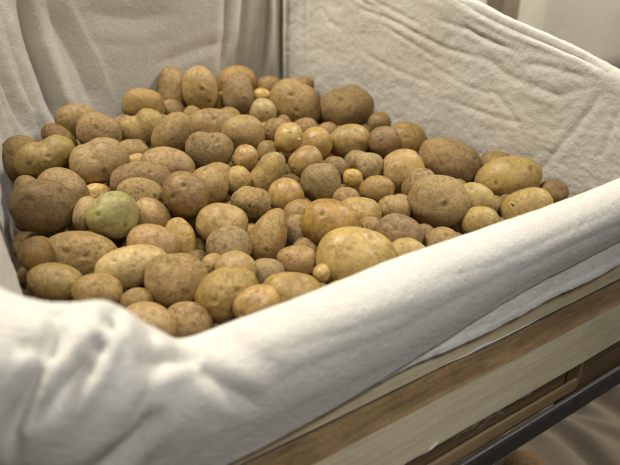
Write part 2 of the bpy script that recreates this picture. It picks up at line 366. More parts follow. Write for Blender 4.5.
# position (m), quaternion, half length, half width, skin, surface features, label
POTATOES = [
 ((0.1077, 0.8429, -0.2921), (0.8064, 0.5809, 0.0051, -0.1103), 0.0240, 0.0280, 'b', [], 0, 0, 0, [], None, 'round dim brown potato tucked against the left cloth wall behind the greenish kidney potato'),
 ((0.1292, 0.7995, -0.2796), (0.8122, 0.5646, -0.1343, 0.0597), 0.0400, 0.0245, 'g2', [(1.33, 0.3)], 0, 0, 0, [(-0.49, -0.11, 0.87), (0.13, -0.16, 0.98)], None, 'kidney shaped potato with a greenish front lobe beside the left cloth wall'),
 ((0.1648, 0.8611, -0.2827), (0.7052, 0.5585, 0.186, -0.3951), 0.0251, 0.0167, 'd', [], 0, 0, 0, [], None, 'small brown potato peeping out behind the greenish kidney potato at left'),
 ((0.1, 0.6895, -0.299), (0.8175, 0.5492, 0.0336, -0.1701), 0.0401, 0.0344, 'd', [], 0, 0, 1, [(0.5, 0.55, 0.66), (-0.36, 0.16, 0.92)], None, 'very large dark brown potato filling the left edge of the pile'),
 ((0.1339, 0.7348, -0.3026), (0.7419, 0.5366, 0.1561, -0.3706), 0.0308, 0.0259, 't', [], 0, 0, 0, [], None, 'tan potato lying between the very large dark one and the kidney shaped one'),
 ((0.071, 0.5893, -0.3047), (0.8417, 0.5206, 0.0243, -0.1414), 0.0161, 0.0181, 'd', [], 0, 0, 0, [(-0.06, 0.72, 0.69)], None, 'dark shaded potato in the gap under the very large dark one, by the left cloth'),
 ((0.1128, 0.6006, -0.3253), (0.8345, 0.5143, 0.0235, -0.1965), 0.0396, 0.0267, 'b', [], 0, 0, 0, [(-0.31, 0.12, 0.94), (0.16, 0.02, 0.99)], None, 'wide flattened brown potato with a deep eye, left of the pale smooth oval one'),
 ((0.0795, 0.5576, -0.3224), (0.8409, 0.4993, 0.0478, -0.2032), 0.0267, 0.0188, 't2', [], 0, 0, 0, [(0.01, 0.32, 0.95)], None, 'smooth tan oval potato with one round central eye near the front left rim'),
 ((0.1097, 0.5235, -0.3259), (0.8495, 0.4896, 0.0101, -0.1964), 0.0244, 0.0195, 't', [], 0, 0, 0, [(-0.13, 0.29, 0.95)], None, 'tan round potato against the front rim, right of the one with a central eye'),
 ((0.1537, 0.5504, -0.3266), (0.8588, 0.4961, -0.0766, -0.1027), 0.0365, 0.0209, 'k', [], 0, 0, 0, [(0.12, 0.62, 0.77), (-0.45, 0.44, 0.78)], None, 'long pale greenish yellow smooth potato left of the heart shaped brown one'),
 ((0.1801, 0.5029, -0.3249), (0.8487, 0.4869, -0.0557, -0.1987), 0.0312, 0.0272, 'b', [(1.66, 0.1)], 0, 0, 0, [(-0.48, 0.78, 0.4), (-0.26, 0.63, 0.73), (0.03, 0.74, 0.67)], None, 'heart shaped rough brown potato with sunken eyes in the front middle left'),
 ((0.1377, 0.4961, -0.3331), (0.8577, 0.4772, -0.0255, -0.1895), 0.0145, 0.0136, 'b', [], 0, 0, 0, [], None, 'small brown potato wedged in front of the long pale one'),
 ((0.1316, 0.4525, -0.3309), (0.8313, 0.4599, 0.0342, -0.3104), 0.0255, 0.0200, 't2', [], 0, 0, 0, [], None, 'smooth tan potato half hidden by the lowest dip of the front rim'),
 ((0.1707, 0.4566, -0.3476), (0.8511, 0.457, -0.0296, -0.2569), 0.0230, 0.0202, 'n', [], 0, 0, 0, [], None, 'cracked netted brown potato touching the front rim beneath the heart shaped one'),
 ((0.2181, 0.4629, -0.3327), (0.8789, 0.433, -0.1999, -0.0069), 0.0308, 0.0249, 'b2', [], 0, 0, 0, [(-0.13, 0.22, 0.97), (-0.45, -0.02, 0.89), (0.26, -0.08, 0.96)], None, 'large speckled brown potato leaning up to the right at the front rim'),
 ((0.2453, 0.4957, -0.3318), (0.8139, 0.4904, -0.0481, -0.308), 0.0232, 0.0201, 'y', [], 0, 0, 0, [], None, 'yellow patched potato just behind the large speckled brown one'),
 ((0.2306, 0.5227, -0.3346), (0.8416, 0.4901, -0.0842, -0.2107), 0.0119, 0.0119, 't', [], 0, 0, 0, [], None, 'little tan potato between the heart shaped one and the yellow patched one'),
 ((0.2273, 0.4228, -0.3261), (0.8835, 0.4171, -0.2123, -0.0198), 0.0237, 0.0180, 'y2', [], 0, 0, 0, [(0.31, 0.55, 0.77)], None, 'small orange tan potato with a brown eye poking over the front rim'),
 ((0.2777, 0.4411, -0.3428), (0.841, 0.4584, -0.1231, -0.2596), 0.0318, 0.0246, 't2', [], 0, 0, 0, [(0.27, 0.6, 0.75)], None, 'broad tan potato lying along the rim left of the biggest yellow one'),
 ((0.2794, 0.4924, -0.3449), (0.8401, 0.4751, -0.119, -0.233), 0.0185, 0.0164, 'o', [], 0, 0, 0, [], None, 'grey tan potato lying low behind the broad tan one at the rim'),
 ((0.3151, 0.4882, -0.3389), (0.821, 0.4831, -0.1211, -0.279), 0.0222, 0.0161, 'p', [], 0, 0, 0, [(-0.52, 0.28, 0.81)], None, 'smooth pinkish brown oval potato left of the biggest yellow one'),
 ((0.364, 0.4498, -0.3302), (0.7971, 0.4824, -0.1397, -0.3354), 0.0428, 0.0340, 'y3', [], 0, 1, 0, [(-0.56, -0.65, 0.52), (0.27, 0.68, 0.68)], None, 'biggest smooth golden yellow potato at the centre of the front rim'),
 ((0.3179, 0.4443, -0.3326), (0.834, 0.4642, -0.1566, -0.254), 0.0095, 0.0105, 'y2', [], 0, 0, 0, [], None, 'small yellow potato squeezed under the left side of the biggest yellow one'),
 ((0.3774, 0.5103, -0.3182), (0.7819, 0.5113, -0.1203, -0.3358), 0.0334, 0.0281, 'y2', [], 0, 0, 0, [(-0.37, 0.25, 0.9), (-0.96, 0.14, 0.25), (-0.67, -0.68, 0.3)], None, 'large shiny yellow brown potato right behind the biggest golden one'),
 ((0.3502, 0.5431, -0.3356), (0.8206, 0.4976, -0.1482, -0.239), 0.0193, 0.0199, 'n', [], 0, 0, 0, [(-0.94, 0.24, 0.25)], ((-0.94, 0.24, 0.24), 0.0015, 0.0022, 0, (0, 0, 0)), 'round brown potato with a tiny bud, left of the large shiny yellow brown one'),
 ((0.3701, 0.5695, -0.3291), (0.823, 0.5014, -0.175, -0.2018), 0.0212, 0.0187, 'p', [], 0, 0, 0, [], None, 'small pinkish potato lying behind the round one with a tiny bud'),
 ((0.3069, 0.5369, -0.3287), (0.8255, 0.362, -0.3665, 0.2306), 0.0346, 0.0214, 'b2', [], 0.26, 0, 0, [(-0.43, -0.19, 0.88)], None, 'pear shaped brown potato standing with its broad shiny end toward the front'),
 ((0.3741, 0.6064, -0.3184), (0.8346, 0.4899, -0.2367, -0.0859), 0.0232, 0.0219, 'y2', [], 0, 0, 0, [(-0.7, -0.48, 0.53)], None, 'shiny round yellow potato left of the smooth grey brown one'),
 ((0.4272, 0.6073, -0.314), (0.7975, 0.5248, -0.1728, -0.2422), 0.0266, 0.0279, 'o2', [], 0, 0, 0, [], None, 'round matt grey brown potato in the very middle of the pile'),
 ((0.4886, 0.7073, -0.3014), (0.7811, 0.5505, -0.1775, -0.2352), 0.0231, 0.0253, 't2', [], 0, 0, 0, [], None, 'smooth round tan potato right of the small one with a pointed pale sprout'),
 ((0.4336, 0.697, -0.2795), (0.7324, 0.5788, -0.0622, -0.3532), 0.0198, 0.0219, 'y3', [], 0, 0, 0, [], ((0.7, 0.16, 0.7), 0.004, 0.0022, 0, (0, 0, 0)), 'small round yellow potato with a pointed pale sprout'),
 ((0.4555, 0.7666, -0.2925), (0.7963, 0.5504, -0.2029, -0.1474), 0.0214, 0.0199, 'n', [], 0, 0, 0, [(-0.58, 0.03, 0.82), (-0.19, 0.58, 0.79)], None, 'dirty brown potato half behind the small one with the pointed sprout'),
 ((0.4429, 0.6673, -0.3074), (0.8216, 0.495, -0.2754, -0.0645), 0.0239, 0.0204, 'y2', [], 0, 0, 0, [(-0.24, 0.88, 0.4)], None, 'small glossy tan potato above the round matt grey brown one'),
 ((0.3811, 0.6634, -0.308), (0.8146, 0.4259, -0.3632, 0.1523), 0.0325, 0.0189, 't', [(1.71, 0.12)], 0, 0, 0, [(0.43, 0.87, 0.24)], None, 'peanut shaped tan potato slanting up toward the small sprouted one'),
 ((0.4114, 0.7153, -0.3031), (0.7913, 0.5536, -0.1452, -0.2151), 0.0158, 0.0187, 'b2', [], 0, 0, 0, [], None, 'small brown potato peeping out above the peanut shaped tan one'),
 ((0.4021, 0.7685, -0.2871), (0.7758, 0.5753, -0.1095, -0.2349), 0.0304, 0.0252, 't2', [], 0, 0, 0, [], None, 'smooth rounded tan potato behind the little round one, below the upright one'),
 ((0.3781, 0.8227, -0.2889), (0.7944, 0.5715, -0.1463, -0.1447), 0.0398, 0.0260, 'b2', [(1.29, 0.08)], 0, 0, 0, [(0.07, 0.46, 0.88)], None, 'long tan potato lying flat in front of the tall yellow and the upright potato'),
 ((0.3332, 0.7459, -0.2934), (0.7809, 0.5713, -0.0678, -0.2432), 0.0351, 0.0281, 'b', [(1.62, 0.12)], 0, 0, 0, [(0.13, 0.68, 0.72), (0.31, 0.46, 0.83), (-0.65, 0.39, 0.65)], None, 'two lobed brown potato with black pitted eyes'),
 ((0.3727, 0.7091, -0.3011), (0.7479, 0.5684, -0.0316, -0.3415), 0.0175, 0.0196, 't2', [], 0, 0, 0, [], None, 'little round tan potato right of the two lobed one'),
 ((0.3352, 0.6623, -0.3091), (0.7417, 0.5548, 0.0009, -0.3769), 0.0164, 0.0178, 'y', [], 0, 0, 0, [(-0.7, 0.51, 0.49)], None, 'little pale yellow potato above the dirty round brown one'),
 ((0.2969, 0.6657, -0.3101), (0.811, 0.5423, -0.1006, -0.1951), 0.0245, 0.0251, 't', [], 0, 0, 0, [(-0.26, 0.77, 0.58)], None, 'round tan potato with an eye on top, partly behind the purplish one'),
 ((0.2469, 0.6231, -0.2935), (0.77, 0.547, 0.014, -0.3281), 0.0266, 0.0254, 'p2', [], 0, 0, 0, [(-0.19, 0.27, 0.94), (-0.46, -0.32, 0.83)], None, 'very round purplish brown potato left of centre'),
 ((0.3218, 0.6084, -0.3162), (0.787, 0.5356, -0.0665, -0.2989), 0.0261, 0.0224, 'n', [], 0, 0, 1, [(0.05, -0.27, 0.96)], None, 'dirty round brown potato with a dark sunken patch left of the shiny yellow one'),
 ((0.2716, 0.5796, -0.3208), (0.8131, 0.5202, -0.0728, -0.2508), 0.0305, 0.0246, 't2', [], 0, 0, 0, [], None, 'wide smooth tan potato in front of the dirty round brown one'),
 ((0.2575, 0.5375, -0.3281), (0.83, 0.5008, -0.0901, -0.2286), 0.0245, 0.0223, 'n', [], 0, 0, 0, [(-0.18, -0.03, 0.98), (-0.69, 0.2, 0.7)], None, 'pitted brown potato with bud marks right in front of the wide smooth tan one'),
 ((0.2238, 0.5885, -0.3297), (0.581, 0.4637, 0.2302, -0.628), 0.0253, 0.0172, 'y', [], 0, 0, 0, [], None, 'upright yellowish tan potato under the very round purplish one'),
 ((0.1858, 0.5805, -0.324), (0.8079, 0.5148, 0.0159, -0.2865), 0.0276, 0.0221, 'p', [], 0, 0, 0, [], None, 'rounded pinkish tan potato just behind the long pale one'),
 ((0.2033, 0.6298, -0.3137), (0.7202, 0.5195, 0.1262, -0.4421), 0.0246, 0.0199, 't2', [], 0, 0, 0, [], None, 'smooth tan potato right beside the green one'),
 ((0.1611, 0.6272, -0.3004), (0.7976, 0.5365, 0.0419, -0.2726), 0.0275, 0.0264, 'g', [], 0, 0, 1, [(-0.47, -0.13, 0.87), (0.54, -0.29, 0.79), (-0.29, 0.8, 0.53)], None, 'pale green potato with corky scars at the left of the pile'),
 ((0.1407, 0.6597, -0.3073), (0.81, 0.54, 0.0337, -0.2264), 0.0150, 0.0219, 'o', [], 0, 0, 0, [], None, 'grey tan potato half hidden at the left side of the green one'),
 ((0.1728, 0.7355, -0.32), (0.8068, 0.5521, 0.0131, -0.2099), 0.0179, 0.0153, 'y3', [], 0, 0, 0, [], None, 'small bright yellow potato peeping out behind the green one'),
 ((0.208, 0.6698, -0.306), (0.8052, 0.5476, -0.0144, -0.227), 0.0280, 0.0231, 'n', [], 0, 0, 0, [(0.6, 0.15, 0.79), (-0.02, 0.58, 0.81)], None, 'rough brown potato left of the very round purplish one'),
 ((0.2216, 0.7096, -0.3024), (0.8198, 0.5521, -0.0825, -0.1275), 0.0382, 0.0242, 'b', [(-1.48, 0.12)], 0, 0, 0, [(0.36, 0.43, 0.83)], None, 'long curved rough brown potato behind the rough one next to the purplish one'),
 ((0.2698, 0.7362, -0.3009), (0.7561, 0.5655, 0.0326, -0.3277), 0.0350, 0.0255, 't', [], 0, 0, 0, [], None, 'smooth tan egg shaped potato behind the long curved rough one'),
 ((0.2369, 0.7713, -0.303), (0.822, 0.5469, -0.1584, -0.0133), 0.0204, 0.0136, 't', [], 0, 0, 0, [], None, 'low tan potato behind the left end of the long curved one'),
 ((0.1883, 0.7672, -0.2877), (0.8186, 0.5619, -0.115, -0.0318), 0.0365, 0.0287, 't', [(1.83, 0.16)], 0, 0, 0, [(0.08, -0.5, 0.86)], None, 'big two lobed tan potato in the middle of the left side'),
 ((0.2015, 0.9014, -0.2738), (0.7833, 0.5982, -0.0046, -0.1689), 0.0308, 0.0250, 'b2', [], 0, 0, 0, [], None, 'brown potato at the back left corner touching the back cloth wall'),
 ((0.2149, 0.8509, -0.2769), (0.7709, 0.5905, 0.0301, -0.237), 0.0312, 0.0256, 'n', [], 0, 0, 0, [(-0.13, 0.19, 0.97)], None, 'brown potato with a pale scab in front of the back left corner one'),
 ((0.2443, 0.7971, -0.2939), (0.7655, 0.5768, 0.033, -0.2834), 0.0209, 0.0167, 'b2', [], 0, 0, 0, [], None, 'small low brown potato below the heart outlined one at the back left'),
 ((0.2798, 0.851, -0.2819), (0.8043, 0.5734, -0.1451, -0.0562), 0.0340, 0.0251, 't', [(1.85, 0.28)], 0, 0, 0, [], None, 'heart outlined tan potato at the back left, below the shiny oval one'),
 ((0.3061, 0.919, -0.2696), (0.7761, 0.6021, -0.0581, -0.178), 0.0338, 0.0252, 'b2', [], 0, 0, 0, [], None, 'shiny brown oval potato resting against the back cloth wall'),
 ((0.3724, 0.9626, -0.2646), (0.6443, 0.3382, -0.5113, 0.4573), 0.0402, 0.0268, 'b2', [(1.45, 0.08)], 0.2, 0, 0, [], None, 'brown potato with a narrower top, left of the tall yellow one'),
 ((0.4043, 0.9211, -0.2579), (0.6534, 0.3257, -0.5194, 0.4442), 0.0395, 0.0296, 'y', [], 0, 0, 0, [(-0.01, -0.11, 0.99), (-0.5, -0.43, 0.75)], None, 'tall yellow potato standing upright against the back cloth wall'),
 ((0.4615, 0.895, -0.2678), (0.692, 0.3365, -0.5082, 0.3868), 0.0326, 0.0259, 'o2', [], 0.12, 0, 0, [(0.73, -0.29, 0.62)], None, 'upright brown potato with a grey patch at its tip, right of the tall yellow one'),
 ((0.4912, 0.9549, -0.2679), (0.7647, 0.5992, -0.141, -0.1904), 0.0371, 0.0318, 'b2', [], 0, 0, 0, [], None, 'arched brown potato forming a rim behind the upright grey tipped one'),
 ((0.4405, 0.9209, -0.2845), (0.7179, 0.3788, -0.4714, 0.3447), 0.0187, 0.0119, 'y3', [], 0, 0, 0, [], None, 'small yellow potato showing left of the upright grey tipped one'),
 ((0.3073, 0.8059, -0.2844), (0.7829, 0.4752, -0.3429, 0.2088), 0.0318, 0.0246, 'o2', [], 0, 0, 0, [], None, 'slanting dull brown potato between the heart outlined and the two lobed one'),
 ((0.5022, 0.8902, -0.2773), (0.7583, 0.594, -0.1275, -0.2364), 0.0170, 0.0153, 'y3', [], 0, 0, 0, [], None, 'tiny yellow potato right of the upright grey tipped one'),
 ((0.537, 0.9227, -0.272), (0.7623, 0.5925, -0.1597, -0.2059), 0.0230, 0.0212, 'b2', [], 0, 0, 0, [], None, 'small brown potato at the back corner, left of the big lumpy one'),
 ((0.473, 0.8329, -0.2826), (0.7738, 0.5794, -0.1512, -0.2068), 0.0210, 0.0226, 'k', [], 0, 0, 0, [(0.23, -0.14, 0.96)], None, 'small pale potato with a dark mark left of the big lumpy one'),
 ((0.5383, 0.8431, -0.278), (0.6619, 0.6049, 0.0128, -0.4425), 0.0470, 0.0369, 't', [(1.68, 0.07)], 0, 0, 0, [(0.23, -0.24, 0.94), (-0.26, 0.15, 0.95)], None, 'big lumpy tan potato in the back corner of the bin'),
 ((0.6041, 0.9131, -0.2749), (0.7566, 0.5877, -0.1812, -0.222), 0.0181, 0.0163, 'b2', [], 0, 0, 0, [], None, 'small brown potato tucked behind the big lumpy one'),
 ((0.61, 0.7942, -0.2884), (0.7756, 0.5509, -0.2412, -0.1918), 0.0455, 0.0354, 'n2', [(1.78, 0.08)], 0, 0, 0, [(-0.17, 0.46, 0.87)], None, 'big creased rough potato touching the right cloth wall'),
 ((0.6307, 0.7318, -0.3007), (0.7619, 0.5503, -0.2206, -0.2611), 0.0196, 0.0196, 'b2', [], 0, 0, 0, [], None, 'small orange brown potato between the creased rough one and the right wall'),
 ((0.5445, 0.6979, -0.3056), (0.7968, 0.5214, -0.2548, -0.1682), 0.0329, 0.0275, 'y2', [], 0, 0, 0, [(0.33, 0.54, 0.77)], None, 'smooth yellow oval potato below the big creased rough one'),
 ((0.5776, 0.6584, -0.299), (0.7691, 0.5384, -0.2204, -0.2648), 0.0248, 0.0233, 'p2', [], 0, 0, 0, [], None, 'round purplish brown potato right of the smooth yellow oval one'),
 ((0.6288, 0.6613, -0.3083), (0.7255, 0.5581, -0.1686, -0.3656), 0.0311, 0.0280, 't2', [], 0, 0, 0, [], None, 'light smooth tan potato lying along the right cloth wall'),
 ((0.5211, 0.6219, -0.3142), (0.8235, 0.4539, -0.3368, -0.0488), 0.0199, 0.0213, 'o', [], 0.25, 0, 0, [(-0.25, 0.13, 0.96)], None, 'greyish potato with a pointed top under the round purplish brown one'),
 ((0.5624, 0.5953, -0.3259), (0.8165, 0.4654, -0.3139, -0.1348), 0.0330, 0.0323, 'y', [], 0, 0, 0, [(0.85, 0.47, 0.24)], None, 'rounded tan potato with a dark bruise at its top, right of the greyish pointed one'),
 ((0.4792, 0.6038, -0.3169), (0.7904, 0.5213, -0.1951, -0.2556), 0.0137, 0.0137, 'y3', [], 0, 0, 0, [], None, 'tiny round golden potato in the middle right of the pile'),
 ((0.4907, 0.5661, -0.3226), (0.7817, 0.5157, -0.1906, -0.2944), 0.0234, 0.0187, 'b2', [], 0, 0, 0, [], None, 'smooth brown oval potato right of the tiny golden one'),
 ((0.4439, 0.5717, -0.3259), (0.7908, 0.5159, -0.1691, -0.2828), 0.0183, 0.0144, 'b2', [], 0, 0, 0, [], None, 'low brown potato beneath the tiny golden one'),
 ((0.4755, 0.6381, -0.3147), (0.7891, 0.5307, -0.1858, -0.2473), 0.0169, 0.0169, 'b', [], 0, 0, 0, [], None, 'small brown potato behind the matt grey brown one'),
 ((0.4358, 0.5333, -0.3324), (0.785, 0.5079, -0.1573, -0.3179), 0.0302, 0.0252, 't2', [], 0, 0, 0, [(0.49, 0.84, 0.24)], None, 'broad pale tan potato behind the biggest golden one'),
 ((0.4828, 0.5214, -0.3326), (0.7925, 0.4951, -0.2073, -0.2897), 0.0225, 0.0193, 'p', [], 0, 0, 0, [(-0.47, 0.38, 0.8)], None, 'pinkish tan oval potato below the smooth brown oval one'),
 ((0.4432, 0.4665, -0.3322), (0.7938, 0.4827, -0.194, -0.315), 0.0290, 0.0249, 'b', [], 0, 0, 0, [(-0.18, 0.24, 0.95)], None, 'brown domed potato with one eye right of the biggest golden one'),
 ((0.4242, 0.4325, -0.3351), (0.8229, 0.4516, -0.2325, -0.2548), 0.0226, 0.0169, 'k', [], 0, 0, 0, [(-0.17, 0.62, 0.77)], None, 'pale potato with a dark eye showing just above the front rim'),
 ((0.536, 0.4949, -0.3239), (0.7628, 0.5026, -0.2109, -0.348), 0.0387, 0.0348, 'n2', [], 0, 0, 0, [(0.18, -0.08, 0.98)], None, 'large round rough brown potato on the right side of the pile'),
 ((0.549, 0.548, -0.3241), (0.8323, 0.3887, -0.3952, 0.0062), 0.0246, 0.0232, 'n', [], 0, 0, 0, [(-0.25, 0.6, 0.76)], None, 'rough brown potato hidden behind the left of the large round rough one'),
 ((0.4855, 0.4389, -0.3417), (0.8076, 0.4547, -0.2488, -0.2813), 0.0215, 0.0191, 'n', [], 0, 0, 0, [(0.29, 0.36, 0.89)], None, 'small brown potato at the rim below the large round rough one'),
 ((0.6471, 0.5882, -0.3193), (0.6943, 0.5519, -0.1546, -0.4352), 0.0462, 0.0328, 'n2', [], 0, 0, 0, [(0.66, 0.48, 0.58)], ((0.66, 0.48, 0.58), 0.002, 0.0015, 0, (0, 0.003, 0)), 'large rough brown potato with a pale scratch against the right cloth wall'),
 ((0.597, 0.4902, -0.334), (0.6605, 0.5354, -0.1219, -0.5121), 0.0262, 0.0215, 'k', [], 0, 0, 0, [(-0.45, 0.4, 0.8)], None, 'pale tan potato in the hollow right of the large round rough one'),
 ((0.5599, 0.4449, -0.339), (0.7972, 0.4526, -0.2845, -0.2803), 0.0227, 0.0189, 't2', [], 0, 0, 0, [], None, 'small yellowish tan potato cut by the rim on the right'),
 ((0.6818, 0.508, -0.3272), (0.7773, 0.47, -0.3154, -0.2745), 0.0443, 0.0300, 'y3', [], 0, 0, 0, [(-0.37, -0.18, 0.91), (0.7, 0.32, 0.63), (-0.93, 0.19, 0.32)], ((-0.93, 0.19, 0.32), 0.003, 0.002, 0, (0, 0, 0)), 'large clean yellow potato with two brown eyes near the right cloth wall'),
 ((0.7073, 0.5534, -0.3295), (0.7467, 0.5075, -0.2649, -0.3386), 0.0256, 0.0226, 'b2', [], 0, 0, 0, [], None, 'brown potato mostly hidden behind the large clean yellow one'),
 ((0.6466, 0.4437, -0.3409), (0.8063, 0.4191, -0.3535, -0.222), 0.0333, 0.0266, 't2', [], 0, 0, 0, [(-0.42, 0.39, 0.82)], ((-0.46, 0.4, 0.8), 0.0035, 0.003, 1, (0, 0.001, 0.002)), 'tan potato with a small green sprout at the rim, rightmost but one'),
 ((0.7193, 0.4581, -0.3388), (0.7378, 0.4835, -0.2858, -0.3746), 0.0204, 0.0169, 'b2', [], 0, 0, 0, [], None, 'little tan potato at the far right end of the pile'),
 ((0.4264, 0.4996, -0.3334), (0.809, 0.4845, -0.1973, -0.2679), 0.0145, 0.0145, 'n', [], 0, 0, 0, [(-0.33, 0.17, 0.93)], None, 'little tan potato with a dark pit behind the biggest golden one'),
]
PO = []
for i, (loc, q, a, b, kind, notch, pear, sq, lump, eyes, spr, label) in enumerate(POTATOES):
    o = mk_potato(loc, q, a, b, kind, label, 100+i, notch, pear, sq, lump, eyes)
    PO.append(o)
    if spr: sprout(o, spr[0], a, b, spr[1], spr[2], SPROUTG if spr[3] else SPROUT, spr[4])
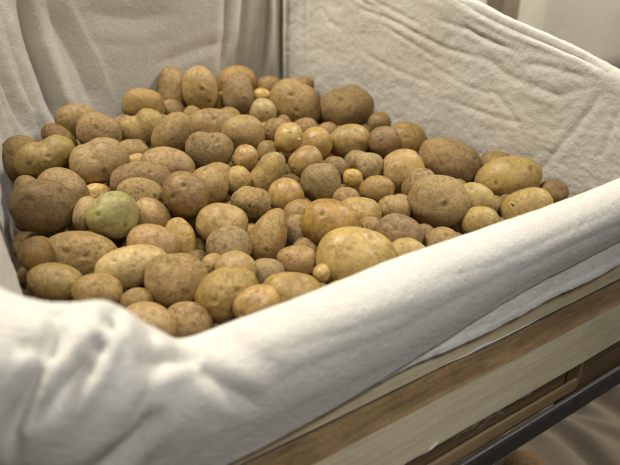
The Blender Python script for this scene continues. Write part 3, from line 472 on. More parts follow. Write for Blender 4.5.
BURIED = [
 ((0.1764, 0.4065, -0.3505), (0.192, -0.274, 0.275, -0.901), 0.0229, 0.0206, 'd'),
 ((0.3542, 0.9209, -0.2854), (0.393, -0.919, 0.019, 0.018), 0.0204, 0.0183, 'b'),
 ((0.3174, 0.8811, -0.2913), (0.458, -0.187, 0.12, -0.861), 0.0194, 0.0174, 'o2'),
 ((0.5144, 0.4424, -0.3571), (-0.129, -0.659, 0.162, 0.723), 0.0162, 0.0145, 'd'),
 ((0.0741, 0.4883, -0.3503), (0.588, 0.089, -0.767, -0.24), 0.0260, 0.0234, 'b2'),
 ((0.5304, 0.6604, -0.3244), (0.527, -0.098, 0.04, 0.843), 0.0203, 0.0182, 'n'),
 ((0.5997, 0.7317, -0.3137), (0.174, 0.21, -0.929, 0.25), 0.0157, 0.0141, 'd'),
 ((0.5111, 0.7769, -0.307), (-0.209, 0.447, 0.091, -0.865), 0.0248, 0.0223, 'b'),
 ((0.4633, 0.4063, -0.3506), (-0.005, 0.312, -0.604, 0.733), 0.0161, 0.0144, 'b'),
 ((0.5257, 0.404, -0.3509), (0.029, -0.186, 0.14, 0.972), 0.0199, 0.0178, 'd'),
 ((0.5173, 0.5854, -0.3357), (0.669, -0.691, 0.015, -0.273), 0.0159, 0.0142, 'o2'),
 ((0.6667, 0.6525, -0.3256), (-0.692, -0.714, -0.035, 0.099), 0.0152, 0.0137, 'b2'),
 ((0.4422, 0.7263, -0.3146), (-0.104, 0.351, 0.608, -0.704), 0.0181, 0.0162, 'b2'),
 ((0.424, 0.856, -0.2951), (0.339, 0.416, -0.243, 0.808), 0.0202, 0.0182, 'b'),
 ((0.6148, 0.5391, -0.3426), (0.377, 0.784, -0.068, 0.488), 0.0162, 0.0146, 'n'),
 ((0.5453, 0.7601, -0.3095), (0.674, 0.327, 0.593, 0.295), 0.0181, 0.0162, 'b2'),
 ((0.6624, 0.3961, -0.3521), (0.84, 0.234, -0.317, 0.372), 0.0193, 0.0173, 'o2'),
 ((0.5929, 0.5647, -0.3388), (-0.454, -0.864, -0.05, -0.212), 0.0161, 0.0144, 'b'),
 ((0.5659, 0.4058, -0.3506), (0.746, 0.222, 0.622, 0.088), 0.0228, 0.0205, 'n'),
 ((0.7204, 0.4103, -0.3499), (-0.408, 0.42, -0.593, -0.552), 0.0257, 0.0230, 'b'),
 ((0.6304, 0.4849, -0.3508), (0.257, 0.039, -0.107, -0.96), 0.0157, 0.0141, 'o2'),
 ((0.2622, 0.8924, -0.2896), (-0.07, -0.138, 0.313, 0.937), 0.0184, 0.0165, 'n'),
 ((0.3587, 0.8651, -0.2937), (0.068, -0.206, -0.638, -0.739), 0.0153, 0.0138, 'n'),
 ((0.4117, 0.5709, -0.3379), (0.894, 0.415, -0.069, -0.156), 0.0161, 0.0145, 'o2'),
 ((0.663, 0.6925, -0.3196), (0.002, 0.677, 0.409, 0.612), 0.0172, 0.0155, 'b'),
 ((0.3602, 0.7856, -0.3057), (-0.653, -0.367, -0.656, -0.088), 0.0216, 0.0194, 't'),
 ((0.5937, 0.6394, -0.3276), (0.117, -0.874, -0.457, -0.119), 0.0161, 0.0145, 'n'),
 ((0.0986, 0.7736, -0.3075), (-0.445, 0.561, -0.585, 0.38), 0.0168, 0.0151, 'n'),
 ((0.2025, 0.5363, -0.3431), (-0.727, -0.598, -0.329, 0.08), 0.0154, 0.0139, 'b'),
 ((0.4572, 0.8003, -0.3035), (0.762, 0.357, -0.408, -0.355), 0.0174, 0.0157, 't'),
 ((0.5897, 0.8849, -0.2908), (0.434, -0.156, 0.872, 0.163), 0.0175, 0.0157, 'b'),
 ((0.6073, 0.421, -0.3484), (-0.448, -0.553, -0.055, -0.7), 0.0159, 0.0143, 'n'),
 ((0.1367, 0.4019, -0.3512), (-0.661, 0.536, 0.288, 0.44), 0.0192, 0.0172, 'o2'),
 ((0.3277, 0.7039, -0.3179), (0.145, -0.962, 0.021, 0.229), 0.0228, 0.0205, 'o2'),
 ((0.3565, 0.404, -0.3509), (0.444, 0.229, 0.012, 0.866), 0.0152, 0.0136, 'o2'),
 ((0.169, 0.8193, -0.3006), (-0.456, 0.23, -0.86, -0.024), 0.0186, 0.0167, 'b'),
 ((0.2571, 0.6562, -0.3251), (-0.458, 0.583, -0.478, -0.47), 0.0212, 0.0190, 'o2'),
 ((0.5893, 0.7023, -0.3181), (-0.816, -0.39, 0.302, -0.302), 0.0165, 0.0149, 'd'),
 ((0.4061, 0.4599, -0.3545), (0.013, -0.764, 0.202, 0.613), 0.0153, 0.0138, 'd'),
 ((0.1051, 0.4613, -0.3543), (-0.294, -0.411, 0.745, 0.435), 0.0168, 0.0151, 'b'),
 ((0.4781, 0.7474, -0.3114), (-0.066, -0.751, 0.597, 0.275), 0.0153, 0.0137, 't'),
 ((0.2726, 0.7817, -0.3062), (0.637, -0.661, 0.272, -0.289), 0.0156, 0.0140, 'n'),
 ((0.5864, 0.9423, -0.2822), (-0.937, 0.077, -0.015, -0.34), 0.0181, 0.0163, 'n'),
 ((0.491, 0.4739, -0.3524), (-0.549, -0.396, -0.714, 0.18), 0.0164, 0.0147, 'd'),
 ((0.2129, 0.8152, -0.3012), (-0.238, 0.414, 0.537, 0.696), 0.0189, 0.0170, 'o2'),
 ((0.2616, 0.6219, -0.3302), (-0.896, 0.37, 0.239, -0.057), 0.0154, 0.0139, 'b2'),
 ((0.4968, 0.8121, -0.3017), (-0.47, 0.148, 0.846, 0.205), 0.0161, 0.0145, 'b'),
 ((0.5134, 0.5418, -0.3422), (-0.624, -0.687, -0.316, 0.195), 0.0173, 0.0156, 't'),
 ((0.3383, 0.5805, -0.3364), (0.21, 0.188, 0.145, 0.948), 0.0161, 0.0145, 'b'),
 ((0.4046, 0.4892, -0.3541), (-0.392, -0.14, 0.165, -0.894), 0.0184, 0.0165, 'b2'),
 ((0.3763, 0.8926, -0.2936), (0.098, 0.61, -0.177, 0.766), 0.0191, 0.0171, 'n'),
 ((0.2185, 0.4305, -0.3629), (0.595, -0.4, -0.686, -0.127), 0.0203, 0.0182, 't'),
 ((0.4284, 0.8237, -0.3039), (-0.48, 0.594, 0.615, -0.197), 0.0174, 0.0156, 't'),
 ((0.3279, 0.4259, -0.3516), (-0.397, 0.056, -0.365, -0.84), 0.0166, 0.0149, 'b2'),
 ((0.3413, 0.5123, -0.3507), (0.008, 0.803, 0.422, 0.421), 0.0198, 0.0178, 'n'),
 ((0.6842, 0.4373, -0.3619), (-0.271, 0.369, -0.869, -0.189), 0.0182, 0.0164, 'n'),
 ((0.3466, 0.6379, -0.3318), (0.333, 0.052, 0.165, 0.927), 0.0186, 0.0167, 'n'),
 ((0.4176, 0.7448, -0.3158), (-0.968, -0.217, 0.125, -0.013), 0.0153, 0.0137, 'n'),
 ((0.6589, 0.4822, -0.3552), (0.606, -0.366, -0.685, 0.174), 0.0167, 0.0150, 'n'),
 ((0.6345, 0.5197, -0.3495), (0.716, -0.675, 0.173, 0.036), 0.0167, 0.0150, 'b'),
 ((0.4624, 0.5946, -0.3383), (0.49, 0.257, 0.592, 0.586), 0.0168, 0.0151, 'o2'),
 ((0.1341, 0.4358, -0.3621), (0.262, 0.469, -0.603, -0.59), 0.0163, 0.0147, 'b2'),
 ((0.4005, 0.633, -0.3326), (0.185, 0.544, -0.169, -0.801), 0.0163, 0.0146, 'd'),
 ((0.5806, 0.4618, -0.3582), (0.424, -0.449, -0.516, 0.594), 0.0174, 0.0156, 'o2'),
 ((0.1695, 0.6993, -0.3226), (0.253, -0.628, 0.669, -0.307), 0.0162, 0.0146, 'n'),
 ((0.2581, 0.8244, -0.3038), (0.171, 0.923, 0.123, -0.321), 0.0161, 0.0144, 'd'),
 ((0.08, 0.6427, -0.3311), (-0.731, -0.077, -0.602, -0.314), 0.0179, 0.0161, 'b2'),
 ((0.1559, 0.7986, -0.3197), (-0.037, -0.399, 0.903, 0.156), 0.0165, 0.0149, 'n'),
 ((0.2427, 0.4818, -0.3672), (0.091, -0.918, 0.062, 0.38), 0.0168, 0.0151, 'b2'),
 ((0.1183, 0.5437, -0.3579), (-0.212, -0.664, -0.158, 0.699), 0.0205, 0.0184, 'o2'),
 ((0.5786, 0.7682, -0.3243), (-0.271, 0.717, 0.522, -0.373), 0.0213, 0.0192, 'b'),
 ((0.4415, 0.4494, -0.3721), (-0.818, -0.443, -0.144, 0.338), 0.0166, 0.0149, 'n'),
 ((0.7072, 0.4838, -0.3669), (-0.582, 0.449, 0.482, 0.477), 0.0191, 0.0171, 'b'),
 ((0.4837, 0.6729, -0.3386), (0.115, -0.772, 0.149, 0.607), 0.0223, 0.0201, 'n'),
 ((0.1435, 0.6306, -0.3449), (0.322, -0.828, -0.017, -0.458), 0.0173, 0.0155, 'd'),
 ((0.5421, 0.4281, -0.3633), (-0.237, -0.539, -0.778, 0.219), 0.0163, 0.0146, 'o2'),
 ((0.4725, 0.8723, -0.3087), (0.68, -0.589, -0.056, -0.434), 0.0197, 0.0177, 'b'),
 ((0.2274, 0.5571, -0.3559), (-0.65, -0.413, -0.37, 0.519), 0.0198, 0.0178, 'd'),
 ((0.1835, 0.6158, -0.3471), (0.291, -0.491, 0.583, -0.578), 0.0223, 0.0200, 'n'),
 ((0.3245, 0.7821, -0.3222), (-0.253, -0.005, -0.668, -0.7), 0.0182, 0.0163, 'o2'),
 ((0.2519, 0.519, -0.3617), (0.653, 0.161, 0.684, 0.283), 0.0168, 0.0151, 'n'),
 ((0.0795, 0.5498, -0.357), (0.072, 0.201, 0.411, 0.886), 0.0177, 0.0159, 'b2'),
 ((0.3011, 0.4692, -0.3691), (-0.099, -0.072, -0.904, 0.409), 0.0161, 0.0144, 't'),
 ((0.7153, 0.4446, -0.3728), (-0.724, -0.115, 0.523, -0.435), 0.0161, 0.0145, 'n'),
 ((0.4006, 0.7297, -0.33), (0.773, -0.439, -0.052, -0.456), 0.0152, 0.0136, 'o2'),
 ((0.4264, 0.7059, -0.3336), (0.318, 0.114, 0.382, -0.86), 0.0171, 0.0154, 'o2'),
 ((0.3137, 0.6372, -0.3439), (0.011, 0.386, -0.227, 0.894), 0.0180, 0.0161, 'b2'),
 ((0.153, 0.5036, -0.364), (0.728, -0.286, 0.016, 0.623), 0.0187, 0.0168, 'n'),
 ((0.4171, 0.6643, -0.3399), (0.409, -0.233, -0.782, -0.408), 0.0218, 0.0196, 'd'),
 ((0.5441, 0.7928, -0.3206), (0.114, -0.347, -0.877, -0.314), 0.0189, 0.0170, 't'),
 ((0.0719, 0.5901, -0.351), (-0.62, 0.447, 0.645, 0.015), 0.0207, 0.0186, 'b'),
 ((0.403, 0.4312, -0.3748), (0.75, 0.277, 0.574, 0.18), 0.0153, 0.0137, 'b'),
 ((0.1132, 0.4971, -0.3649), (0.709, 0.666, -0.004, 0.232), 0.0219, 0.0196, 'n'),
 ((0.5715, 0.6585, -0.3407), (0.311, -0.884, -0.346, 0.044), 0.0151, 0.0136, 'b'),
 ((0.0891, 0.7321, -0.3297), (0.007, -0.047, -0.959, -0.278), 0.0181, 0.0162, 'n'),
 ((0.2893, 0.8808, -0.3074), (0.336, -0.697, -0.63, 0.07), 0.0159, 0.0143, 'b2'),
 ((0.5292, 0.474, -0.3684), (0.448, 0.797, -0.078, -0.398), 0.0162, 0.0145, 'o2'),
 ((0.4746, 0.5062, -0.3636), (-0.321, 0.152, 0.929, 0.099), 0.0176, 0.0158, 'b2'),
 ((0.3915, 0.59, -0.351), (0.618, 0.118, 0.659, -0.413), 0.0174, 0.0157, 'b'),
 ((0.176, 0.5304, -0.3599), (-0.151, 0.298, 0.727, -0.6), 0.0193, 0.0173, 'd'),
 ((0.2497, 0.4321, -0.3747), (-0.306, 0.718, -0.625, -0.004), 0.0157, 0.0141, 'd'),
 ((0.1111, 0.65, -0.342), (0.055, -0.492, -0.791, 0.36), 0.0188, 0.0169, 'o2'),
 ((0.4927, 0.5771, -0.3529), (0.179, 0.581, -0.403, -0.684), 0.0152, 0.0137, 'd'),
 ((0.1921, 0.8735, -0.3085), (-0.276, 0.648, 0.23, -0.672), 0.0187, 0.0168, 't'),
 ((0.4571, 0.6991, -0.3346), (-0.304, -0.442, -0.828, 0.165), 0.0170, 0.0153, 'n'),
 ((0.3271, 0.4519, -0.3717), (-0.01, -0.156, -0.868, -0.471), 0.0198, 0.0178, 'b'),
 ((0.3232, 0.5544, -0.3563), (0.065, -0.682, 0.659, 0.311), 0.0158, 0.0142, 'n'),
 ((0.1406, 0.7029, -0.3341), (-0.397, -0.557, 0.404, 0.607), 0.0179, 0.0161, 't'),
 ((0.589, 0.8388, -0.3137), (0.421, -0.685, -0.317, 0.503), 0.0152, 0.0137, 'b2'),
 ((0.473, 0.4393, -0.3736), (-0.225, -0.224, 0.873, 0.37), 0.0159, 0.0143, 'o2'),
 ((0.6162, 0.7571, -0.3259), (0.524, 0.764, -0.356, -0.12), 0.0174, 0.0156, 't'),
 ((0.3121, 0.5888, -0.3512), (0.623, -0.253, 0.717, -0.182), 0.0153, 0.0137, 't'),
 ((0.2608, 0.7075, -0.3334), (-0.344, -0.122, 0.881, -0.301), 0.0191, 0.0171, 'd'),
 ((0.3017, 0.7563, -0.3261), (0.774, -0.626, 0.071, -0.06), 0.0168, 0.0151, 'd'),
 ((0.5088, 0.7046, -0.3338), (0.727, 0.395, -0.489, 0.276), 0.0178, 0.0160, 'b'),
 ((0.3657, 0.7083, -0.3333), (0.072, 0.346, 0.819, 0.452), 0.0166, 0.0149, 't'),
 ((0.4278, 0.8943, -0.3054), (0.166, -0.663, -0.712, 0.164), 0.0173, 0.0156, 'n'),
 ((0.2513, 0.5981, -0.3498), (-0.239, 0.751, 0.579, 0.21), 0.0153, 0.0138, 'b2'),
 ((0.5377, 0.5378, -0.3588), (-0.691, 0.15, -0.025, -0.706), 0.0165, 0.0148, 'b2'),
 ((0.1697, 0.6466, -0.3425), (0.837, -0.087, 0.346, -0.415), 0.0151, 0.0136, 'b'),
 ((0.561, 0.4932, -0.3655), (-0.464, -0.402, 0.643, 0.459), 0.0164, 0.0147, 'd'),
 ((0.5334, 0.739, -0.3287), (0.305, -0.697, 0.122, 0.638), 0.0162, 0.0145, 'b2'),
 ((0.2158, 0.7903, -0.321), (0.352, 0.332, 0.135, 0.865), 0.0159, 0.0143, 't'),
 ((0.6466, 0.6797, -0.3495), (-0.628, -0.771, 0.105, 0.03), 0.0211, 0.0189, 'o2'),
 ((0.1941, 0.4918, -0.3777), (0.179, 0.684, 0.537, 0.46), 0.0205, 0.0184, 'b2'),
 ((0.3553, 0.4733, -0.3805), (-0.006, 0.822, 0.529, 0.209), 0.0156, 0.0140, 'b'),
 ((0.1062, 0.682, -0.3492), (0.774, -0.348, -0.507, 0.152), 0.0176, 0.0158, 'o2'),
 ((0.2177, 0.6598, -0.3525), (0.125, -0.535, -0.62, 0.56), 0.0233, 0.0209, 'n'),
 ((0.3671, 0.7622, -0.3372), (0.782, 0.36, -0.058, 0.506), 0.0173, 0.0155, 'o2'),
 ((0.4021, 0.7669, -0.3365), (0.364, -0.736, 0.229, 0.523), 0.0216, 0.0194, 'b2'),
 ((0.6113, 0.5935, -0.3625), (-0.646, 0.438, -0.186, -0.597), 0.0248, 0.0223, 'o2'),
 ((0.3181, 0.821, -0.3283), (0.271, 0.749, 0.152, 0.586), 0.0176, 0.0158, 't'),
 ((0.2636, 0.5547, -0.3683), (0.488, 0.372, -0.323, -0.721), 0.0162, 0.0146, 'n'),
 ((0.2771, 0.4517, -0.3837), (0.053, -0.562, -0.711, -0.419), 0.0154, 0.0138, 'n'),
 ((0.1603, 0.4533, -0.3835), (0.359, -0.361, 0.234, -0.828), 0.0153, 0.0138, 'd'),
 ((0.3419, 0.6775, -0.3499), (-0.34, -0.605, 0.314, -0.648), 0.0178, 0.0160, 'b2'),
 ((0.2948, 0.662, -0.3522), (-0.459, 0.191, -0.841, -0.213), 0.0185, 0.0166, 't'),
 ((0.69, 0.5733, -0.3655), (-0.421, 0.401, 0.727, 0.366), 0.0200, 0.0179, 'b2'),
 ((0.337, 0.923, -0.313), (0.188, 0.324, 0.846, 0.379), 0.0169, 0.0152, 'n'),
 ((0.4497, 0.6164, -0.359), (0.133, 0.228, 0.053, -0.963), 0.0167, 0.0150, 'b'),
 ((0.5043, 0.5305, -0.3719), (0.063, -0.32, -0.945, 0.023), 0.0173, 0.0156, 't'),
 ((0.1407, 0.6704, -0.3509), (0.05, -0.39, 0.706, 0.589), 0.0177, 0.0159, 'o2'),
 ((0.3396, 0.7451, -0.3397), (0.294, -0.009, 0.76, -0.579), 0.0197, 0.0177, 't'),
 ((0.4733, 0.476, -0.3801), (0.93, -0.071, 0.078, 0.351), 0.0189, 0.0170, 'b'),
 ((0.4916, 0.6303, -0.357), (-0.331, 0.619, -0.228, 0.675), 0.0196, 0.0176, 'n'),
 ((0.5982, 0.6798, -0.3495), (-0.452, -0.181, -0.223, -0.845), 0.0244, 0.0219, 'b'),
 ((0.5233, 0.6433, -0.355), (0.301, 0.701, -0.629, -0.149), 0.0153, 0.0137, 'b2'),
 ((0.1305, 0.8175, -0.3289), (-0.129, 0.736, -0.623, -0.233), 0.0169, 0.0151, 'd'),
 ((0.2927, 0.513, -0.3746), (-0.879, -0.154, -0.327, -0.312), 0.0164, 0.0147, 'b'),
 ((0.6038, 0.4824, -0.3791), (-0.921, 0.217, 0.082, -0.312), 0.0167, 0.0150, 'b2'),
 ((0.2972, 0.5544, -0.3683), (0.267, 0.324, 0.881, -0.218), 0.0170, 0.0153, 'b2'),
 ((0.1978, 0.5845, -0.3638), (-0.084, -0.991, -0.053, 0.094), 0.0162, 0.0145, 't'),
 ((0.2547, 0.8709, -0.3209), (-0.289, -0.476, -0.831, -0.017), 0.0195, 0.0175, 'b2'),
 ((0.4208, 0.6043, -0.3609), (-0.786, 0.178, 0.56, 0.19), 0.0156, 0.0140, 'd'),
 ((0.5606, 0.7168, -0.344), (0.668, 0.307, 0.66, 0.155), 0.0188, 0.0169, 'b'),
 ((0.1253, 0.4593, -0.3826), (-0.153, -0.053, 0.42, 0.893), 0.0185, 0.0166, 'n'),
 ((0.2193, 0.4591, -0.3826), (-0.111, -0.508, -0.487, 0.702), 0.0153, 0.0138, 'o2'),
 ((0.6371, 0.4684, -0.3812), (0.621, -0.534, 0.041, -0.572), 0.0179, 0.0161, 'd'),
 ((0.3831, 0.6382, -0.3558), (0.092, 0.269, 0.316, 0.905), 0.0175, 0.0157, 'b'),
 ((0.252, 0.6433, -0.355), (0.553, 0.196, -0.76, -0.281), 0.0158, 0.0142, 'o2'),
 ((0.5655, 0.824, -0.3279), (0.92, -0.152, -0.098, -0.349), 0.0154, 0.0139, 't'),
 ((0.4146, 0.5269, -0.3725), (0.167, 0.151, -0.827, 0.516), 0.0174, 0.0156, 'd'),
 ((0.4545, 0.903, -0.316), (0.639, 0.302, -0.687, 0.166), 0.0151, 0.0136, 'b'),
 ((0.6566, 0.528, -0.3723), (-0.798, -0.176, 0.535, 0.215), 0.0178, 0.0160, 'n'),
 ((0.3358, 0.6234, -0.358), (-0.152, -0.181, -0.075, 0.969), 0.0160, 0.0144, 'o2'),
 ((0.231, 0.6196, -0.3586), (0.076, -0.005, 0.594, 0.801), 0.0198, 0.0178, 'n'),
 ((0.4218, 0.6396, -0.3706), (-0.67, 0.079, 0.733, -0.084), 0.0226, 0.0203, 'n'),
 ((0.5659, 0.4778, -0.3948), (0.149, 0.914, -0.375, 0.04), 0.0156, 0.0140, 'o2'),
 ((0.2933, 0.8595, -0.3376), (-0.317, 0.627, -0.087, -0.706), 0.0198, 0.0178, 'b2'),
 ((0.6254, 0.8258, -0.3426), (0.018, -0.849, 0.247, 0.467), 0.0184, 0.0165, 'b2'),
 ((0.1966, 0.766, -0.3516), (0.131, -0.985, -0.082, -0.079), 0.0225, 0.0202, 't'),
 ((0.4243, 0.4684, -0.3962), (0.408, 0.912, -0.019, -0.028), 0.0203, 0.0182, 'o2'),
 ((0.1285, 0.8475, -0.3394), (-0.26, -0.542, -0.515, -0.611), 0.0193, 0.0173, 't'),
 ((0.1292, 0.5874, -0.3784), (0.014, 0.564, -0.159, -0.81), 0.0236, 0.0212, 'd'),
 ((0.0764, 0.6571, -0.3679), (-0.76, 0.269, -0.341, -0.483), 0.0214, 0.0193, 'd'),
 ((0.0829, 0.7132, -0.3595), (0.247, 0.003, -0.966, 0.072), 0.0214, 0.0192, 't'),
 ((0.5372, 0.6868, -0.3635), (0.259, 0.57, 0.696, 0.352), 0.0277, 0.0249, 'o2'),
 ((0.5655, 0.5924, -0.3776), (-0.688, 0.168, -0.389, -0.589), 0.0190, 0.0170, 'd'),
 ((0.5484, 0.758, -0.3528), (0.854, 0.187, -0.131, -0.467), 0.0198, 0.0178, 'n'),
 ((0.5817, 0.5018, -0.3912), (-0.582, 0.311, -0.704, -0.263), 0.0157, 0.0141, 't'),
 ((0.2478, 0.6857, -0.3636), (0.544, -0.004, 0.835, -0.075), 0.0174, 0.0156, 'b2'),
 ((0.1503, 0.7431, -0.355), (0.377, 0.793, 0.151, 0.453), 0.0219, 0.0196, 'b'),
 ((0.0905, 0.5759, -0.3801), (-0.147, -0.298, 0.583, -0.741), 0.0182, 0.0164, 'b'),
 ((0.1602, 0.4823, -0.3942), (-0.335, -0.141, 0.001, 0.931), 0.0182, 0.0163, 'b2'),
 ((0.2305, 0.498, -0.3918), (-0.19, 0.613, 0.595, 0.485), 0.0167, 0.0150, 'b'),
 ((0.1747, 0.6653, -0.3667), (0.321, -0.52, -0.766, 0.201), 0.0196, 0.0176, 'n'),
 ((0.6284, 0.4992, -0.3916), (0.065, 0.473, 0.549, 0.686), 0.0192, 0.0172, 'b2'),
 ((0.3332, 0.7095, -0.3601), (0.374, -0.714, 0.22, -0.549), 0.0171, 0.0153, 'b2'),
 ((0.5283, 0.5405, -0.3854), (0.606, 0.342, 0.317, 0.644), 0.0156, 0.0140, 'd'),
 ((0.543, 0.5003, -0.3914), (0.585, -0.097, -0.128, -0.795), 0.0203, 0.0182, 'b2'),
 ((0.3469, 0.5671, -0.3814), (-0.433, -0.611, 0.254, -0.612), 0.0156, 0.0140, 'b'),
 ((0.4833, 0.6825, -0.3791), (-0.103, -0.151, 0.661, 0.728), 0.0178, 0.0160, 'b2'),
 ((0.5929, 0.7377, -0.3708), (-0.602, 0.674, -0.341, 0.261), 0.0258, 0.0232, 'b'),
 ((0.3027, 0.6546, -0.3833), (-0.095, 0.865, -0.297, -0.392), 0.0187, 0.0168, 'd'),
 ((0.1122, 0.7639, -0.3669), (0.606, -0.101, -0.246, -0.75), 0.0215, 0.0193, 'b'),
 ((0.2017, 0.8317, -0.3567), (0.44, -0.062, 0.837, -0.318), 0.0196, 0.0176, 't'),
 ((0.2525, 0.7223, -0.3732), (0.295, 0.936, -0.186, -0.04), 0.0182, 0.0164, 't'),
 ((0.452, 0.6891, -0.3781), (0.803, -0.159, 0.299, 0.491), 0.0158, 0.0142, 'n'),
 ((0.3284, 0.4525, -0.4136), (-0.513, -0.35, 0.572, 0.536), 0.0168, 0.0151, 'b'),
 ((0.332, 0.8067, -0.3605), (0.651, 0.497, -0.552, 0.154), 0.0167, 0.0150, 'b2'),
 ((0.0703, 0.6189, -0.3887), (-0.425, 0.573, -0.697, -0.07), 0.0183, 0.0164, 'n'),
 ((0.4947, 0.6018, -0.3412), (0.546, 0.095, 0.482, 0.679), 0.0103, 0.0093, 't'),
 ((0.2876, 0.6374, -0.3359), (0.623, 0.676, -0.362, -0.154), 0.0121, 0.0108, 'd'),
 ((0.6455, 0.5451, -0.3497), (0.47, 0.592, 0.474, 0.452), 0.0098, 0.0088, 'd'),
 ((0.612, 0.6138, -0.3394), (0.526, -0.233, 0.78, 0.246), 0.0098, 0.0088, 'b'),
 ((0.472, 0.6181, -0.3388), (0.397, 0.083, 0.607, 0.683), 0.0101, 0.0091, 'n'),
 ((0.1962, 0.4515, -0.3638), (-0.334, 0.907, 0.12, 0.227), 0.0097, 0.0087, 'd'),
 ((0.3822, 0.7511, -0.3188), (0.147, 0.3, 0.723, 0.605), 0.0112, 0.0101, 'b2'),
 ((0.5255, 0.6136, -0.3395), (0.3, -0.243, 0.831, 0.4), 0.0098, 0.0088, 'b2'),
 ((0.3331, 0.8241, -0.3079), (0.115, 0.218, 0.789, 0.563), 0.0114, 0.0103, 'd'),
 ((0.4096, 0.4133, -0.3575), (-0.644, 0.342, 0.145, -0.669), 0.0118, 0.0106, 'o2'),
 ((0.459, 0.848, -0.3043), (0.219, 0.633, -0.388, 0.633), 0.0123, 0.0111, 'd'),
 ((0.1554, 0.883, -0.299), (0.298, 0.123, -0.671, -0.668), 0.0129, 0.0116, 't'),
 ((0.0622, 0.6153, -0.3392), (-0.153, -0.924, -0.208, 0.28), 0.0104, 0.0093, 'b'),
 ((0.1485, 0.5338, -0.3514), (-0.027, -0.339, -0.156, 0.927), 0.0104, 0.0094, 'b2'),
 ((0.6201, 0.8744, -0.3003), (-0.611, -0.203, 0.145, -0.751), 0.0114, 0.0102, 'o2'),
 ((0.4978, 0.5035, -0.356), (-0.365, -0.004, 0.314, -0.876), 0.0102, 0.0091, 'o2'),
 ((0.0663, 0.5206, -0.3534), (-0.88, 0.255, -0.39, -0.092), 0.0104, 0.0094, 'd'),
 ((0.504, 0.6507, -0.3339), (0.487, -0.587, -0.481, -0.432), 0.0103, 0.0092, 'd'),
 ((0.613, 0.4562, -0.3631), (0.596, 0.334, 0.414, 0.602), 0.0124, 0.0112, 'o2'),
 ((0.6148, 0.5672, -0.3464), (-0.71, -0.686, -0.073, -0.142), 0.0102, 0.0092, 'd'),
 ((0.099, 0.7988, -0.3117), (0.036, -0.646, 0.578, 0.497), 0.0102, 0.0092, 't'),
 ((0.3005, 0.6165, -0.339), (-0.695, 0.669, 0.002, -0.264), 0.0099, 0.0089, 'b2'),
 ((0.352, 0.4333, -0.3665), (-0.962, -0.043, -0.009, -0.27), 0.0105, 0.0094, 't'),
 ((0.0608, 0.5653, -0.3467), (-0.603, -0.741, -0.05, -0.292), 0.0100, 0.0090, 'b'),
 ((0.2248, 0.5301, -0.352), (-0.504, 0.537, -0.651, 0.186), 0.0104, 0.0093, 'b'),
 ((0.2661, 0.4108, -0.3579), (-0.522, -0.04, 0.324, -0.788), 0.0101, 0.0091, 'd'),
 ((0.3247, 0.6749, -0.3303), (-0.12, 0.604, 0.779, -0.114), 0.0119, 0.0106, 't'),
 ((0.1627, 0.5583, -0.3598), (-0.726, -0.455, 0.251, 0.45), 0.0162, 0.0145, 'o2'),
 ((0.0877, 0.526, -0.3646), (-0.382, -0.069, 0.799, 0.459), 0.0109, 0.0098, 't'),
 ((0.4176, 0.9356, -0.3032), (0.192, 0.432, -0.868, 0.155), 0.0119, 0.0107, 'd'),
 ((0.5361, 0.5119, -0.3667), (0.521, -0.37, 0.696, -0.328), 0.0118, 0.0106, 'b2'),
 ((0.2937, 0.8354, -0.3182), (-0.271, -0.009, -0.735, -0.621), 0.0121, 0.0108, 'b'),
 ((0.3895, 0.7924, -0.3246), (0.281, 0.65, 0.576, -0.408), 0.0111, 0.0100, 'b2'),
 ((0.3593, 0.6191, -0.3506), (-0.177, -0.469, -0.629, 0.594), 0.0114, 0.0102, 'b'),
 ((0.2725, 0.4982, -0.3688), (0.131, -0.553, 0.42, -0.708), 0.0118, 0.0106, 'b2'),
 ((0.1808, 0.4568, -0.375), (0.348, 0.385, 0.819, 0.244), 0.0102, 0.0092, 'b'),
 ((0.099, 0.7049, -0.3378), (-0.693, -0.622, -0.32, -0.175), 0.0101, 0.0091, 'o2'),
 ((0.3148, 0.5021, -0.3682), (0.004, 0.427, -0.776, 0.463), 0.0121, 0.0109, 'd'),
 ((0.0685, 0.683, -0.3411), (0.84, -0.443, 0.07, -0.304), 0.0098, 0.0088, 'n'),
 ((0.5958, 0.7207, -0.3354), (-0.283, 0.112, -0.571, 0.763), 0.0099, 0.0089, 't'),
 ((0.3458, 0.5699, -0.358), (-0.556, 0.055, -0.467, 0.686), 0.0103, 0.0092, 'b'),
 ((0.2789, 0.692, -0.3527), (-0.625, 0.045, 0.654, -0.423), 0.0108, 0.0097, 'b'),
 ((0.3535, 0.5078, -0.3803), (0.027, -0.654, -0.122, -0.746), 0.0110, 0.0099, 't'),
 ((0.4658, 0.8007, -0.3364), (0.401, -0.799, -0.447, 0.004), 0.0103, 0.0093, 'b'),
 ((0.5888, 0.7089, -0.3502), (-0.003, -0.765, 0.584, -0.269), 0.0105, 0.0095, 'n'),
 ((0.0922, 0.604, -0.3659), (-0.298, -0.635, -0.162, 0.695), 0.0101, 0.0091, 'n'),
 ((0.212, 0.8082, -0.3353), (0.462, 0.37, -0.583, -0.557), 0.0102, 0.0092, 'b2'),
 ((0.5347, 0.7253, -0.3477), (0.621, 0.366, 0.626, -0.299), 0.0104, 0.0093, 'n'),
 ((0.6534, 0.4912, -0.3828), (-0.76, 0.649, -0.029, 0.016), 0.0107, 0.0096, 'd'),
 ((0.1023, 0.5287, -0.3772), (0.18, 0.01, -0.943, -0.28), 0.0104, 0.0094, 'b'),
]
for i, (loc, q, a, b, kind) in enumerate(BURIED):
    mk_potato(loc, q, a, b, kind, 'brown potato buried under the top layer, only a dim sliver showing', 900+i, hi=False,
              group='potatoes buried under the top layer of the heap')

